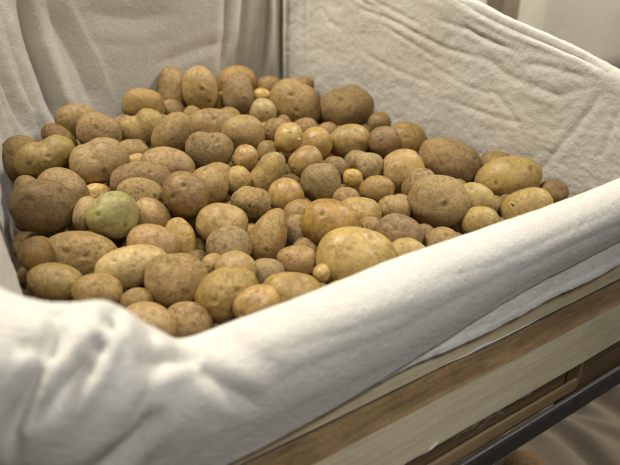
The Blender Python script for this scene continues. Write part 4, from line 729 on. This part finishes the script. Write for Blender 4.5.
# ------------------------------------------------------------------ cotton liner
def fbm(P, sc, oct=3, seed=0.):
    out = np.empty(len(P)); q = Vector((seed, seed*1.7, -seed))
    for i, p in enumerate(P): out[i] = noise.fractal(Vector(p)*sc+q, .9, 2.1, oct)
    return out
def crease_field(P, NFv, polys):
    out = np.zeros(len(P))
    for pts, dep, w in polys:
        pts = np.array(pts, float); best = np.full(len(P), 1e9); tt = np.zeros(len(P)); n = len(pts)-1
        for k in range(n):
            A, B = pts[k], pts[k+1]; ab = B-A; t = np.clip((P-A)@ab/(ab@ab), 0, 1)
            dv = P-A-t[:, None]*ab; far = np.linalg.norm(dv, axis=1)
            dv = dv-NFv*((dv*NFv).sum(1)*.88)[:, None]; d = np.linalg.norm(dv, axis=1)+np.clip(far-.035, 0, 1)*2; m = d < best
            best[m] = d[m]; tt[m] = (k+t[m])/n
        env = np.clip(np.minimum(tt/.25, (1-tt)/.3), 0, 1); env = env*env*(3-2*env)
        x = best/w
        out += -dep*env*np.exp(-x**1.25) + dep*.30*env*np.exp(-((x-2.1)/1.1)**2)
    return out
def catmull(S, n, closed=True):
    S = np.array(S, float); m = len(S)
    seg = np.linalg.norm((np.roll(S, -1, 0)-S)[:, :5], axis=1); cum = np.concatenate([[0], np.cumsum(seg)])
    out = []; us = np.linspace(0, cum[-1], n, endpoint=False)
    for u in us:
        k = min(m-1, int(np.searchsorted(cum, u, 'right')-1)); t = (u-cum[k])/seg[k]
        p0, p1, p2, p3 = S[(k-1) % m], S[k], S[(k+1) % m], S[(k+2) % m]
        # centripetal-like: damp tangents by neighbouring segment lengths
        t1 = (p2-p0)*seg[k]/(seg[k]+seg[(k-1) % m]); t2 = (p3-p1)*seg[k]/(seg[k]+seg[(k+1) % m])
        h00 = 2*t**3-3*t*t+1; h10 = t**3-2*t*t+t; h01 = -2*t**3+3*t*t; h11 = t**3-t*t
        out.append(h00*p1+h10*t1+h01*p2+h11*t2)
    return np.array(out), us
# stations round the rim: plan point low on the wall (x,y), rim inner edge (x,y,z), half roll width, hem height
ST = [
 (.060,.350, .046,.350,-.230, .019,-.395),
 (.100,.346, .077,.348,-.240, .019,-.390),
 (.140,.345, .100,.346,-.266, .019,-.381),
 (.180,.345, .120,.346,-.285, .019,-.378),
 (.210,.345, .165,.346,-.286, .019,-.376),
 (.260,.345, .232,.346,-.285, .019,-.371),
 (.330,.345, .326,.346,-.281, .019,-.358),
 (.430,.345, .430,.346,-.282, .019,-.340),
 (.520,.345, .520,.346,-.282, .019,-.331),
 (.650,.345, .660,.346,-.279, .019,-.322),
 (.735,.345, .745,.350,-.265, .019,-.322),
 (.775,.355, .778,.368,-.235, .018,-.300),
 (.775,.400, .768,.405,-.205, .017,-.280),
 (.758,.450, .758,.445,-.188, .016,-.265),
 (.738,.510, .741,.510,-.166, .016,-.250),
 (.715,.600, .720,.590,-.142, .016,-.230),
 (.690,.690, .699,.670,-.118, .016,-.210),
 (.664,.790, .672,.785,-.090, .016,-.190),
 (.640,.890, .650,.880,-.070, .017,-.180),
 (.625,.965, .630,.970,-.055, .018,-.170),
 (.602,.993, .606,1.00,-.052, .018,-.170),
 (.560,.996, .560,1.01,-.055, .018,-.170),
 (.480,.992, .480,1.00,-.065, .018,-.170),
 (.380,.985, .380,.990,-.070, .018,-.180),
 (.270,.970, .265,.978,-.066, .018,-.180),
 (.195,.950, .180,.968,-.055, .018,-.170),
 (.155,.925, .135,.950,-.050, .018,-.170),
 (.115,.870, .088,.880,-.050, .018,-.170),
 (.083,.810, .056,.810,-.052, .018,-.170),
 (.056,.720, .036,.720,-.056, .018,-.180),
 (.045,.620, .028,.620,-.062, .018,-.200),
 (.046,.530, .024,.520,-.075, .018,-.230),
 (.046,.450, .006,.440,-.120, .018,-.300),
 (.040,.402, .002,.400,-.178, .018,-.350),
 (.040,.364, .019,.366,-.214, .019,-.385),
]
NU = 1500
S, us = catmull(ST, NU)
Pb, Pr, RR, HZ = S[:, :2], S[:, 2:5], S[:, 5], S[:, 6]
tan = np.roll(Pr[:, :2], -1, 0)-np.roll(Pr[:, :2], 1, 0)
for _ in range(14): tan = (np.roll(tan, 1, 0)+tan*2+np.roll(tan, -1, 0))/4
tan /= np.linalg.norm(tan, axis=1)[:, None]
NRM = np.stack([tan[:, 1], -tan[:, 0], np.zeros(NU)], 1)       # outward (counter-clockwise run)
nA, nB, nC = 120, 26, 46
rows = []; NR = []; zone = []
bot = np.stack([Pb[:, 0], Pb[:, 1], np.full(NU, -.475)], 1)
for k in range(nA):
    s = k/nA; bulge = -.006*math.sin(math.pi*s)
    rows.append(bot*(1-s)+Pr*s+NRM*bulge); NR.append(-NRM); zone.append(0)
up = np.array([0, 0, 1.])
TE = math.radians(118)                       # the rounded rim runs on into the hanging front without a kink
for k in range(nB):
    th = TE*k/(nB-1)
    c = Pr+NRM*RR[:, None]
    rows.append(c-NRM*(RR*math.cos(th))[:, None]+up*(RR*1.05*math.sin(th))[:, None])
    NR.append(-NRM*math.cos(th)+up*math.sin(th)); zone.append(1)
fw = np.clip((.44-Pr[:, 1])/.08, 0, 1)
o0 = RR*(1-math.cos(TE)); z0 = Pr[:, 2]+RR*1.05*math.sin(TE)
L = z0-HZ
o3 = 2*RR-.002; z3 = HZ
o1 = o0+math.sin(TE)*L*(.20+.19*fw); z1 = z0+math.cos(TE)*L*(.20+.19*fw)
o2 = o3+.003+.007*fw; z2 = HZ+L*.42
for k in range(1, nC+1):
    s = k/nC
    b0, b1, b2, b3 = (1-s)**3, 3*s*(1-s)**2, 3*s*s*(1-s), s**3
    off = b0*o0+b1*o1+b2*o2+b3*o3; z = b0*z0+b1*z1+b2*z2+b3*z3
    e = 1e-3; t_ = min(1, s+e)
    c0, c1, c2, c3 = (1-t_)**3, 3*t_*(1-t_)**2, 3*t_*t_*(1-t_), t_**3
    do = (c0*o0+c1*o1+c2*o2+c3*o3)-off; dz = (c0*z0+c1*z1+c2*z2+c3*z3)-z
    if s >= 1: do, dz = np.zeros(NU), -np.ones(NU)
    rows.append(np.stack([Pr[:, 0], Pr[:, 1], z], 1)+NRM*off[:, None])
    q_ = np.hypot(do, dz)+1e-12
    NR.append(NRM*(-dz/q_)[:, None]+up*(do/q_)[:, None]); zone.append(2)
V = np.stack(rows, 1); NN = np.stack(NR, 1)
NV = V.shape[1]
VF = V.reshape(-1, 3); NF = NN.reshape(-1, 3); NF = NF/np.linalg.norm(NF, axis=1)[:, None]
zf = np.tile(np.array(zone), NU)
CREASES = [
 # front left corner: deep gathers running down and away from the corner
 ([(.045,.345,-.190),(.040,.31,-.198),(.030,.297,-.212),(.018,.297,-.233),(.002,.297,-.261),(-.01,.297,-.30)], .0150, .0046),
 ([(.083,.345,-.212),(.071,.31,-.212),(.065,.297,-.209),(.057,.297,-.219),(.048,.297,-.232),(.031,.297,-.248),(.012,.297,-.262)], .0180, .0046),
 ([(.125,.31,-.243),(.119,.297,-.240),(.103,.297,-.245),(.088,.297,-.246),(.070,.297,-.239)], .0090, .0065),
 ([(.024,.31,-.177),(.016,.297,-.199),(.003,.297,-.234),(-.012,.297,-.28)], .006, .006),
 ([(.09,.297,-.275),(.06,.297,-.295),(.03,.297,-.32)], .006, .009),
 ([(.100,.345,-.235),(.090,.30,-.245),(.080,.297,-.262),(.055,.297,-.285)], .004, .006),
 ([(.12,.297,-.31),(.195,.297,-.301),(.293,.297,-.304),(.387,.297,-.297),(.50,.297,-.285)], .0020, .013),
 ([(.16,.30,-.275),(.24,.297,-.285),(.33,.297,-.29)], .0010, .006),
 ([(.30,.31,-.272),(.40,.30,-.279),(.52,.30,-.275),(.64,.30,-.272)], .0007, .005),
 ([(.42,.297,-.302),(.52,.297,-.295),(.66,.297,-.292)], .0010, .006),
 ([(.145,.33,-.262),(.16,.30,-.272),(.185,.297,-.30)], .0016, .007),
 ([(.105,.33,-.247),(.118,.30,-.262),(.135,.297,-.29),(.17,.297,-.33)], .0045, .006),
 ([(.058,.345,-.200),(.050,.31,-.205),(.042,.297,-.225),(.026,.297,-.25)], .0045, .004),
 # right wall
 ([(.704,.67,-.109),(.715,.625,-.123),(.726,.58,-.137),(.740,.523,-.149),(.752,.476,-.161),(.764,.435,-.180)], .0072, 0.0035),
 ([(.66,.86,-.085),(.68,.76,-.098),(.704,.67,-.115)], 0.0029, 0.0029),
 ([(.76,.443,-.190),(.758,.45,-.219),(.754,.467,-.258),(.748,.492,-.308),(.744,.508,-.36)], 0.0019, 0.0048),
 ([(.766,.419,-.219),(.765,.422,-.247),(.764,.426,-.297)], 0.0017, 0.0048),
 ([(.654,.871,-.128),(.682,.76,-.150),(.704,.669,-.177),(.724,.588,-.185)], 0.0025, 0.0032),
 ([(.712,.637,-.168),(.728,.57,-.200),(.747,.496,-.215),(.755,.461,-.198)], 0.0022, 0.0056),
 ([(.692,.719,-.195),(.714,.629,-.226),(.733,.55,-.233)], 0.0016, 0.0036),
 ([(.732,.556,-.180),(.745,.503,-.180),(.758,.45,-.189)], 0.0020, 0.0038),
 ([(.66,.84,-.20),(.685,.74,-.225),(.705,.66,-.236)], 0.0014, 0.0036),
 ([(.645,.92,-.14),(.652,.90,-.165),(.66,.86,-.175)], 0.0017, 0.0036),
 ([(.66,.85,-.105),(.672,.80,-.125),(.69,.74,-.142),(.695,.71,-.15)], 0.0022, 0.0029),
 ([(.70,.66,-.135),(.715,.61,-.158),(.73,.57,-.165)], 0.0029, 0.0032),
 ([(.628,.955,-.10),(.63,.948,-.2),(.632,.94,-.30)], 0.0025, 0.0043),
 ([(.690,.70,-.135),(.712,.625,-.150),(.735,.545,-.172)], .0025, .003),
 ([(.662,.80,-.150),(.683,.73,-.176),(.700,.665,-.200)], .0020, .003),
 ([(.700,.66,-.250),(.720,.58,-.262),(.738,.51,-.262)], .0018, .0035),
 ([(.648,.88,-.10),(.662,.83,-.125),(.676,.775,-.14)], .0025, .003),
 ([(.725,.60,-.215),(.735,.55,-.255),(.742,.52,-.30)], .0016, .004),
 # back wall pleats
 ([(.545,.995,-.08),(.525,.989,-.191),(.504,.987,-.27)], 0.0096, 0.0093),
 ([(.590,.998,-.08),(.575,.997,-.2),(.558,.995,-.29)], 0.0096, 0.0076),
 ([(.610,1.0,-.06),(.606,1.0,-.2),(.604,.996,-.33)], 0.0192, 0.0051),
 ([(.505,.99,-.08),(.49,.986,-.189),(.47,.983,-.26)], 0.0064, 0.0085),
 ([(.185,.955,-.09),(.227,.955,-.211),(.245,.955,-.29)], 0.0064, 0.0170),
 ([(.339,.975,-.227),(.434,.985,-.206),(.516,.990,-.196)], 0.0024, 0.0085),
 ([(.23,.97,-.13),(.33,.98,-.15),(.42,.985,-.145)], 0.0024, 0.0127),
 # left wall folds
 ([(.120,.869,-.06),(.131,.880,-.195),(.150,.905,-.30)], 0.0170, 0.0095),
 ([(.165,.950,-.07),(.170,.945,-.175),(.180,.945,-.25),(.190,.95,-.31)], 0.0204, 0.0104),
 ([(.090,.816,-.10),(.098,.830,-.209),(.112,.850,-.29)], 0.0119, 0.0095),
 ([(.045,.72,-.10),(.053,.73,-.22),(.056,.74,-.33)], 0.0085, 0.0095),
 ([(.030,.60,-.08),(.038,.60,-.2),(.044,.60,-.33)], 0.0068, 0.0095),
]
disp = crease_field(VF, NF, CREASES)
AN = VF*np.array([1, 1, 1.])
front = (VF[:, 1] < .36)
w = np.where(zf == 0, 1., .8)
lowf = fbm(VF, 9, 2, 3.1); midf = fbm(VF*np.array([1, 1, 1.6]), 26, 3, 9.7); fin = fbm(VF*np.array([1, 1, 1.3]), 80, 2, 5.5)
ridge = 1-np.abs(fbm(VF*np.array([1.0, .8, 1.9]), 20, 2, 14.2))*2.2
ridge = np.clip(ridge, 0, 1)**3
backw = np.clip((VF[:, 1]-.93)/.03, 0, 1)*.75*(VF[:, 0] < .6)
fr = np.clip((.40-VF[:, 1])/.05, 0, 1)*(zf > 0)            # the taut front rim is smoother than the crumpled walls
calm = (1-backw)*(1-.7*fr)
fin2 = 1-np.abs(fbm(VF*np.array([1.2, .9, 1.7]), 52, 2, 21.2))*2.4; fin2 = np.clip(fin2, 0, 1)**2
disp += (lowf*(.0026-.0014*fr)+midf*.0008*calm*(1+fr*.3)+fin*.0004*calm+ridge*.0005*calm*(1+fr*.4)-fin2*.0007*calm*(1+fr*.5))*w
# thick seam bead along the inner edge of the rim on the right side
VF = VF+NF*disp[:, None]
hemrow = (np.arange(len(VF)) % NV) >= NV-3
V = VF.reshape(NU, NV, 3); V[:, :, 2] += ZO
arc = np.zeros((NU, NV)); arc[:, 1:] = np.cumsum(np.linalg.norm(np.diff(V, axis=1), axis=2), 1)
uv = np.stack([np.repeat(us[:, None], NV, 1), np.repeat(arc.mean(0)[None], NU, 0)], -1)
me = grid_mesh('cloth_liner', V, True, uv)
liner = link('cloth_liner', me, None, [CLOTH])
tag(liner, 'cream cotton cloth lining the potato bin, folded out over its front rim', 'cloth liner')
sm = liner.modifiers.new('thick', 'SOLIDIFY'); sm.thickness = .0014; sm.offset = -1
# bottom of the liner under the heap
bm = bmesh.new(); vs = [bm.verts.new((p[0], p[1], ZO-.4745)) for p in Pb[::15]]; bm.faces.new(vs)
me = bpy.data.meshes.new('liner_bottom'); bm.to_mesh(me); bm.free()
link('liner_bottom', me, liner, [CLOTH])
# the under layer that hangs lower along the front
nx, nz = 420, 26
xs = np.linspace(.03, .795, nx); U = np.zeros((nx, nz, 3))
hz = np.interp(xs, [0, .15, .30, .48, .66, .8], [-.384, -.379, -.3746, -.369, -.3615, -.358])
for k in range(nz):
    s = k/(nz-1); z = -.30*(1-s)+hz*s
    U[:, k, 0] = xs; U[:, k, 2] = z
    U[:, k, 1] = .3135-.0018*np.sin(xs*31+s)*s-.0022*s*np.sin(xs*12+1.3)+.001*s
U2 = U.reshape(-1, 3); U2[:, 1] += fbm(U2, 40, 3, 2.2)*.0012
hb = (np.arange(len(U2)) % nz) >= nz-4; U2[hb, 1] -= .0012
U = U2.reshape(nx, nz, 3); U[:, :, 2] += ZO
uv2 = np.stack([U[:, :, 0], U[:, :, 2]], -1)
und = link('under_layer', grid_mesh('under_layer', U, False, uv2), liner, [CLOTH2])
tag(und, 'paler under layer of cloth hanging just below the upper hem')
sm = und.modifiers.new('thick', 'SOLIDIFY'); sm.thickness = .0012
# rolled hem along the edge of the upper layer on the front
k0 = [i for i in range(NU) if .2 < Pr[i, 0] < .79 and Pr[i, 1] < .36]
k0.sort(key=lambda i: Pr[i, 0])
cu = bpy.data.curves.new('hem', 'CURVE'); cu.dimensions = '3D'; cu.bevel_depth = .0011; cu.bevel_resolution = 2
sp = cu.splines.new('POLY'); sp.points.add(len(k0)-1)
for j, i in enumerate(k0): sp.points[j].co = (*(V[i, -1]+np.array([0, .0004, 0])), 1)
tmp = bpy.data.objects.new('hem', cu); COL.objects.link(tmp)
dg = bpy.context.evaluated_depsgraph_get(); me = bpy.data.meshes.new_from_object(tmp.evaluated_get(dg))
bpy.data.objects.remove(tmp); smooth(me) if len(me.polygons) else None
link('hem', me, liner, [CLOTH])
Q = np.zeros((220, 5, 3))
for i in range(220):
    x = .385+.145*i/219; hh = max(.0003, .0004+.0044*noise.noise(Vector((x*24, 3, 1)))+.0026*noise.noise(Vector((x*90, 1, 7))))*min(1, i/25, (219-i)/25)
    for j in range(5):
        t = j/4; Q[i, j] = (x, .3199-min(1, i/40, (219-i)/40)*(.0010*(1-t)**1.5+.0003*math.sin(x*60)+.0004), ZO-.3968+hh*t+.0003)
ed = link('cloth_edge', grid_mesh('cloth_edge', Q, False, Q[:, :, [0, 2]]), liner, [CLOTH])
sm = ed.modifiers.new('thick', 'SOLIDIFY'); sm.thickness = .0008
# frayed threads and a cloth corner caught beneath the front board
cu = bpy.data.curves.new('loose_threads', 'CURVE'); cu.dimensions = '3D'; cu.bevel_depth = .00022; cu.bevel_resolution = 1
rt = random.Random(5)
for j in range(16):
    sp = cu.splines.new('POLY'); n = 14; sp.points.add(n-1)
    x = rt.gauss(.437, .016); z = -.466; y = .296; dx = rt.uniform(-.4, .4); ph = rt.uniform(0, 6)
    for k in range(n):
        sp.points[k].co = (x, y, z+ZO, 1)
        dx += rt.uniform(-.9, .9); x += dx*.0018; z += rt.uniform(-.0022, .0010); y += rt.uniform(-.0008, .0008)
tmp = bpy.data.objects.new('t', cu); COL.objects.link(tmp)
dg = bpy.context.evaluated_depsgraph_get(); me = bpy.data.meshes.new_from_object(tmp.evaluated_get(dg)); me.name = 'loose_threads'
bpy.data.objects.remove(tmp)
link('loose_threads', me, liner, [THREAD])
n1, n2 = 40, 16; Q = np.zeros((n1, n2, 3))
for i in range(n1):
    for j in range(n2):
        s, t = i/(n1-1), j/(n2-1)
        Q[i, j] = (.285+.072*s, .299-.006*math.sin(math.pi*t)-.003*math.sin(s*9), ZO-.458-.020*t*math.sin(math.pi*min(1, s*1.0+.05))**.7)
tip = link('cloth_tip', grid_mesh('cloth_tip', Q, False, Q[:, :, [0, 2]]), liner, [CLOTH2])
sm = tip.modifiers.new('thick', 'SOLIDIFY'); sm.thickness = .001

# ------------------------------------------------------------------ wooden bin
crate = empty('wooden_bin', (.4, .65, ZO-.56), label='pale rough pine bin with a thick front board, holding the cloth and potatoes', cat='wooden bin')
def plank(name, a, b, th, z0, z1, mats=(PINE, PINE), inward=None, label=None, parent=None, **k):
    a = Vector((*a, 0)); b = Vector((*b, 0)); t = (b-a).normalized(); n = Vector((-t.y, t.x, 0))  # inward for a ccw run
    c = b+n*th; d = a+n*th
    o = link(name, board_mesh(name, a, b, c, d, z0, z1, **k), parent or crate, mats)
    if label: o['label'] = label
    return o
plank('upper_front_board', (.012,.3205), (.785,.3205), .013, -.3984, -.290, (PINE2, PINE2), seed=1, warp=.0006)
plank('thick_front_board', (-.005,.290), (.810,.290), .030, -.465, -.398, (PINE, SAWN), seed=2, warp=.0009, bev=.0012, nseg=60,
      label='thick pale front board with a rough brown sawn top edge')
plank('lowest_front_slat', (.02,.318), (.655,.318), .012, -.559, -.452, (LOWW, LOWW), seed=3, warp=.0008)
plank('bottom_batten', (.02,.302), (.6125,.302), .004, -.529, -.509, (LOWL, LOWL), seed=8, warp=.0006, label='pale narrow batten along the bottom front edge')
link('batten_end', board_mesh('batten_end', (.6128,.302), (.625,.306), (.625,.316), (.6128,.316), -.529, -.466, nseg=2), crate, (LOWL, LOWL))
plank('lower_corner_board', (.640,.326), (.80,.326), .012, -.600, -.4655, (LOWW, LOWW), seed=12, warp=.001)
FR, BR, BL, FL = (.800,.335), (.678,1.045), (.030,1.045), (-.022,.335)
for z0, z1 in ((-.555,-.42), (-.41,-.31), (-.30,-.235)):
    plank('side_board', FR, BR, .014, z0, z1, (PINE, SAWN), seed=int(-z0*100), warp=.001)
    plank('side_board', BL, FL, .014, z0, z1, (PINE, SAWN), seed=int(-z0*70), warp=.001)
for z0, z1 in ((-.555,-.42), (-.41,-.31), (-.30,-.20), (-.19,-.09)):
    plank('back_board', BR, BL, .014, z0, z1, (PINE, SAWN), seed=int(-z0*50), warp=.001)
for (x0, y0, x1, y1, h) in ((.768,.336,.793,.36,-.30), (-.006,.336,.014,.356,-.27), (.640,1.006,.662,1.03,-.09), (.046,1.006,.066,1.03,-.09)):
    link('corner_post', board_mesh('corner_post', (x0,y0), (x1,y0), (x1,y1), (x0,y1), -.559, h, nseg=4), crate, (OLDW, OLDW))
for k in range(6):
    y0 = .345+k*.108
    link('bottom_slat', board_mesh('bottom_slat', (.03+.02*k,y0), (.775-.02*k,y0), (.775-.02*k,y0+.095), (.03+.02*k,y0+.095), -.520, -.508, nseg=8, seed=k), crate, (OLDW, OLDW))
# side top rails that follow the cloth rim down to the lower front
def rail(name, a, b, za, zb):
    bm = bmesh.new(); a = Vector((*a, 0)); b = Vector((*b, 0)); t = (b-a).normalized(); n = Vector((-t.y, t.x, 0))*.012
    lo = -.235
    P = [(a, lo-.0), (b, lo-.0), (b, zb), (a, za)]
    v1 = [bm.verts.new(p+Vector((0, 0, z+ZO))) for p, z in P]; v2 = [bm.verts.new(p+n+Vector((0, 0, z+ZO))) for p, z in P]
    bm.faces.new(v1); bm.faces.new(v2[::-1])
    for k in range(4): bm.faces.new((v1[k], v2[k], v2[(k+1) % 4], v1[(k+1) % 4]))
    bmesh.ops.recalc_face_normals(bm, faces=bm.faces)
    me = bpy.data.meshes.new(name); bm.to_mesh(me); bm.free(); link(name, me, crate, [PINE])
rail('sloping_side_board', (.7803,.45), (.680,1.033), -.215, -.085)
rail('sloping_side_board', (.029,1.033), (-.0136,.45), -.075, -.130)

# ------------------------------------------------------------------ steel shelf
rack = empty('shelf_rack', (.5, .65, 0), label='dark steel shelf rack carrying the potato bin, its front rail running below', cat='shelf')
def prism(name, prof, p0, p1, mat, parent):
    """extrude a closed (offset inward, z) profile along p0-p1"""
    a = Vector((*p0, 0)); b = Vector((*p1, 0)); t = (b-a).normalized(); n = Vector((-t.y, t.x, 0))
    bm = bmesh.new()
    r = [[bm.verts.new(p+n*y+Vector((0, 0, z+ZO))) for y, z in prof] for p in (a, b)]
    m = len(prof)
    for k in range(m): bm.faces.new((r[0][k], r[1][k], r[1][(k+1) % m], r[0][(k+1) % m]))
    bm.faces.new(r[0][::-1]); bm.faces.new(r[1]); bmesh.ops.recalc_face_normals(bm, faces=bm.faces)
    me = bpy.data.meshes.new(name); bm.to_mesh(me); bm.free()
    o = link(name, me, parent, [mat]); bv = o.modifiers.new('b', 'BEVEL'); bv.width = .0012; bv.segments = 2
    return o
LP = [(0,-.493), (.003,-.489), (.008,-.489), (.008,-.513), (.005,-.516), (.0,-.514)]
prism('front_rail', LP, (-.25,.270), (1.25,.270), STEEL, rack)
prism('back_rail', LP, (1.25,1.08), (-.25,1.08), STEEL, rack)
prism('side_rail', LP, (1.25,.27), (1.25,1.08), STEEL, rack)
prism('side_rail', LP, (-.25,1.08), (-.25,.27), STEEL, rack)
for x in (-.12, .05, .22, .39, .56, .73):
    prism('cross_bar', [(0,-.5625), (.02,-.5625), (.02,-.5600), (0,-.5600)], (x,1.07), (x,.37), STEEL, rack)
for x, y in ((-.26,.26), (1.22,.26), (-.26,1.06), (1.22,1.06)):
    prism('upright', [(0,-ZO+.002), (.03,-ZO+.002), (.03,-.48), (0,-.48)], (x,y), (x+.03,y), STEEL, rack)

# ------------------------------------------------------------------ neighbouring cloth lined bins, out of focus
def simple_bin(name, label, cx, cy, w, d, z0, z1, rot, mat, seed, liner_label, amp=.012):
    g = empty(name, (cx, cy, ZO+z0), label=label, cat='wooden bin')
    ca, sa = math.cos(rot), math.sin(rot)
    def tp(x, y): return (cx+x*ca-y*sa, cy+x*sa+y*ca)
    c = [tp(-w/2,-d/2), tp(w/2,-d/2), tp(w/2,d/2), tp(-w/2,d/2)]
    h = (z1-z0)/3
    for k in range(3):
        for a, b in ((0,1),(1,2),(2,3),(3,0)):
            plank('board', c[a], c[b], .015, z0+k*h, z0+k*h+h-.012, (PINE, SAWN), seed=seed+k, warp=.001, parent=g)
    # liner: rounded rectangle loft
    n = 420; rows = []; per = []
    for i in range(n):
        a = 2*math.pi*i/n; e = 7
        x = abs(math.cos(a))**(2/e)*math.copysign(1, math.cos(a)); y = abs(math.sin(a))**(2/e)*math.copysign(1, math.sin(a))
        per.append((x, y))
    prof = [(-.035, z0+.05), (-.03, z1-.15), (-.026, z1-.03), (-.022, z1), (-.008, z1+.014), (.008, z1+.012), (.02, z1-.005), (.024, z1-.06), (.03, z1-.13), (.030, z1-.20), (.028, z1-(.27 if z1 < 0 else 1.15))]
    pf = []
    for (o1, za), (o2, zb) in zip(prof, prof[1:]):
        for k in range(5): pf.append((o1+(o2-o1)*k/5, za+(zb-za)*k/5))
    Vb = np.zeros((n, len(pf), 3))
    for i, (x, y) in enumerate(per):
        for j, (o_, z) in enumerate(pf):
            f = noise.noise(Vector((x*w*6, y*d*6+seed, z*3)))*amp+noise.noise(Vector((x*w*22, y*d*22+seed, z*9)))*amp*.3
            px, py = tp(x*(w/2+o_+f), y*(d/2+o_+f)); Vb[i, j] = (px, py, z+ZO+f*.3)
    o = link('cloth_liner', grid_mesh('cloth_liner', Vb, True, np.stack([np.repeat(np.arange(n)[:, None]*.008, len(pf), 1), Vb[:, :, 2]], -1)), None, [mat])
    tag(o, liner_label, 'cloth liner'); sm = o.modifiers.new('t', 'SOLIDIFY'); sm.thickness = .0014
    bmx = bmesh.new(); bmx.faces.new([bmx.verts.new(Vb[i, 0]) for i in range(0, n, 6)])
    mb = bpy.data.meshes.new('liner_bottom'); bmx.to_mesh(mb); bmx.free(); link('liner_bottom', mb, o, [mat])
    return g
simple_bin('wooden_bin', 'blurred wooden bin standing behind the right wall of the potato bin', 2.45, 1.95, 2.2, .8, -.95, .25, .06, CLOTHB, 31,
           'dull beige cloth over the blurred bin at the upper right corner', .06)
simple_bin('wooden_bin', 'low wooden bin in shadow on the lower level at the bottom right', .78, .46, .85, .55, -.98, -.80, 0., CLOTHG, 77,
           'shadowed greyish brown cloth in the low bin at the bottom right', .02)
# slack sheet of cloth lying in the low bin
n1, n2 = 160, 110; Q = np.zeros((n1, n2, 3))
for i in range(n1):
    for j in range(n2):
        x = .40+.76*i/(n1-1); y = .22+.48*j/(n2-1)
        z = -.86+.09*noise.noise(Vector((x*9, y*4, 2)))+.035*noise.noise(Vector((x*24, y*7, 5)))+.03*math.sin(x*9+y*4)
        Q[i, j] = (x, y, z+ZO)
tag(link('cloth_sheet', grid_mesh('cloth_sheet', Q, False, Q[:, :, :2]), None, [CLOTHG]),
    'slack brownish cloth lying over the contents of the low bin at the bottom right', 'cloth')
for i, (x, y, z, a, b, k, lb) in enumerate(LOWER := [
    (.672,.372,-.795,.058,.040,'d','blurred orange brown potato lying on slack cloth below the steel rail'),
    (.60,.37,-.80,.036,.03,'d','dark potato lying left of the blurred orange brown one in the low bin')]):
    mk_potato((x, y, z), Quaternion((0, 0, 1), .5+i), a, b, k, lb, 700+i, group='potatoes in the low bin')

po = link('post', board_mesh('post', (1.50,1.235), (1.57,1.235), (1.57,1.30), (1.50,1.30), -ZO+.002, .5, nseg=4), None, (POSTW, POSTW))
tag(po, 'brown upright post blurred beyond the right hand wall of the cloth', 'post')
# ------------------------------------------------------------------ floor
me = bpy.data.meshes.new('floor'); me.from_pydata([(-6,-6,0),(8,-6,0),(8,8,0),(-6,8,0)], [], [(0,1,2,3)])
tag(link('floor', me, None, [FLOOR]), kind='structure')

# ------------------------------------------------------------------ light
def area(name, loc, target, size, power, col, sy=None):
    L = bpy.data.lights.new(name, 'AREA'); L.shape = 'RECTANGLE'; L.size = size; L.size_y = sy or size; L.energy = power; L.color = col
    o = bpy.data.objects.new(name, L); COL.objects.link(o); o.location = (loc[0], loc[1], loc[2]+ZO)
    d = Vector(target)-Vector(loc); o.rotation_euler = d.to_track_quat('-Z', 'Y').to_euler()
    return o
area('ceiling_lamp', (-.22, 1.05, 1.45), (.40, .55, -.3), .42, 43, (1, .935, .815), .6)
area('front_fill_light', (.24, -.62, 1.02), (.24, .22, -.36), .34, 1.75, (.95, .97, 1)).data.spread = math.radians(56)  # added fill, spread narrowed to brighten the front rim and spare the back wall
area('far_fill_light', (1.9, .5, 1.5), (2.2, 1.5, -.4), .6, 62, (1, .95, .86))  # extra light added to brighten the cloth of the blurred far bin
w = bpy.data.worlds.new('World'); scene.world = w; w.use_nodes = True
w.node_tree.nodes['Background'].inputs[0].default_value = (1, .93, .82, 1)
w.node_tree.nodes['Background'].inputs[1].default_value = .05

# ------------------------------------------------------------------ camera
cam = bpy.data.cameras.new('camera'); co = bpy.data.objects.new('camera', cam); COL.objects.link(co)
X = Vector((0.831459, 0.245949, -0.498182)); Y = Vector((-0.55538, 0.392388, -0.733202)); Z = Vector((0.015151, 0.886307, 0.462849))     # scene axes seen from the camera
M = Matrix((X, Y, Z)); co.matrix_world = Matrix.Translation((0, 0, ZO)) @ M.to_4x4()
cam.sensor_width = 36; cam.lens = 36*611/620; cam.clip_start = .02; cam.clip_end = 60
cam.dof.use_dof = True; cam.dof.focus_distance = .74; cam.dof.aperture_fstop = 4.0; cam.dof.aperture_blades = 7
scene.camera = co
scene.render.engine = 'CYCLES'
scene.view_settings.view_transform = 'Standard'; scene.view_settings.look = 'None'
scene.view_settings.exposure = .10; scene.view_settings.gamma = 1
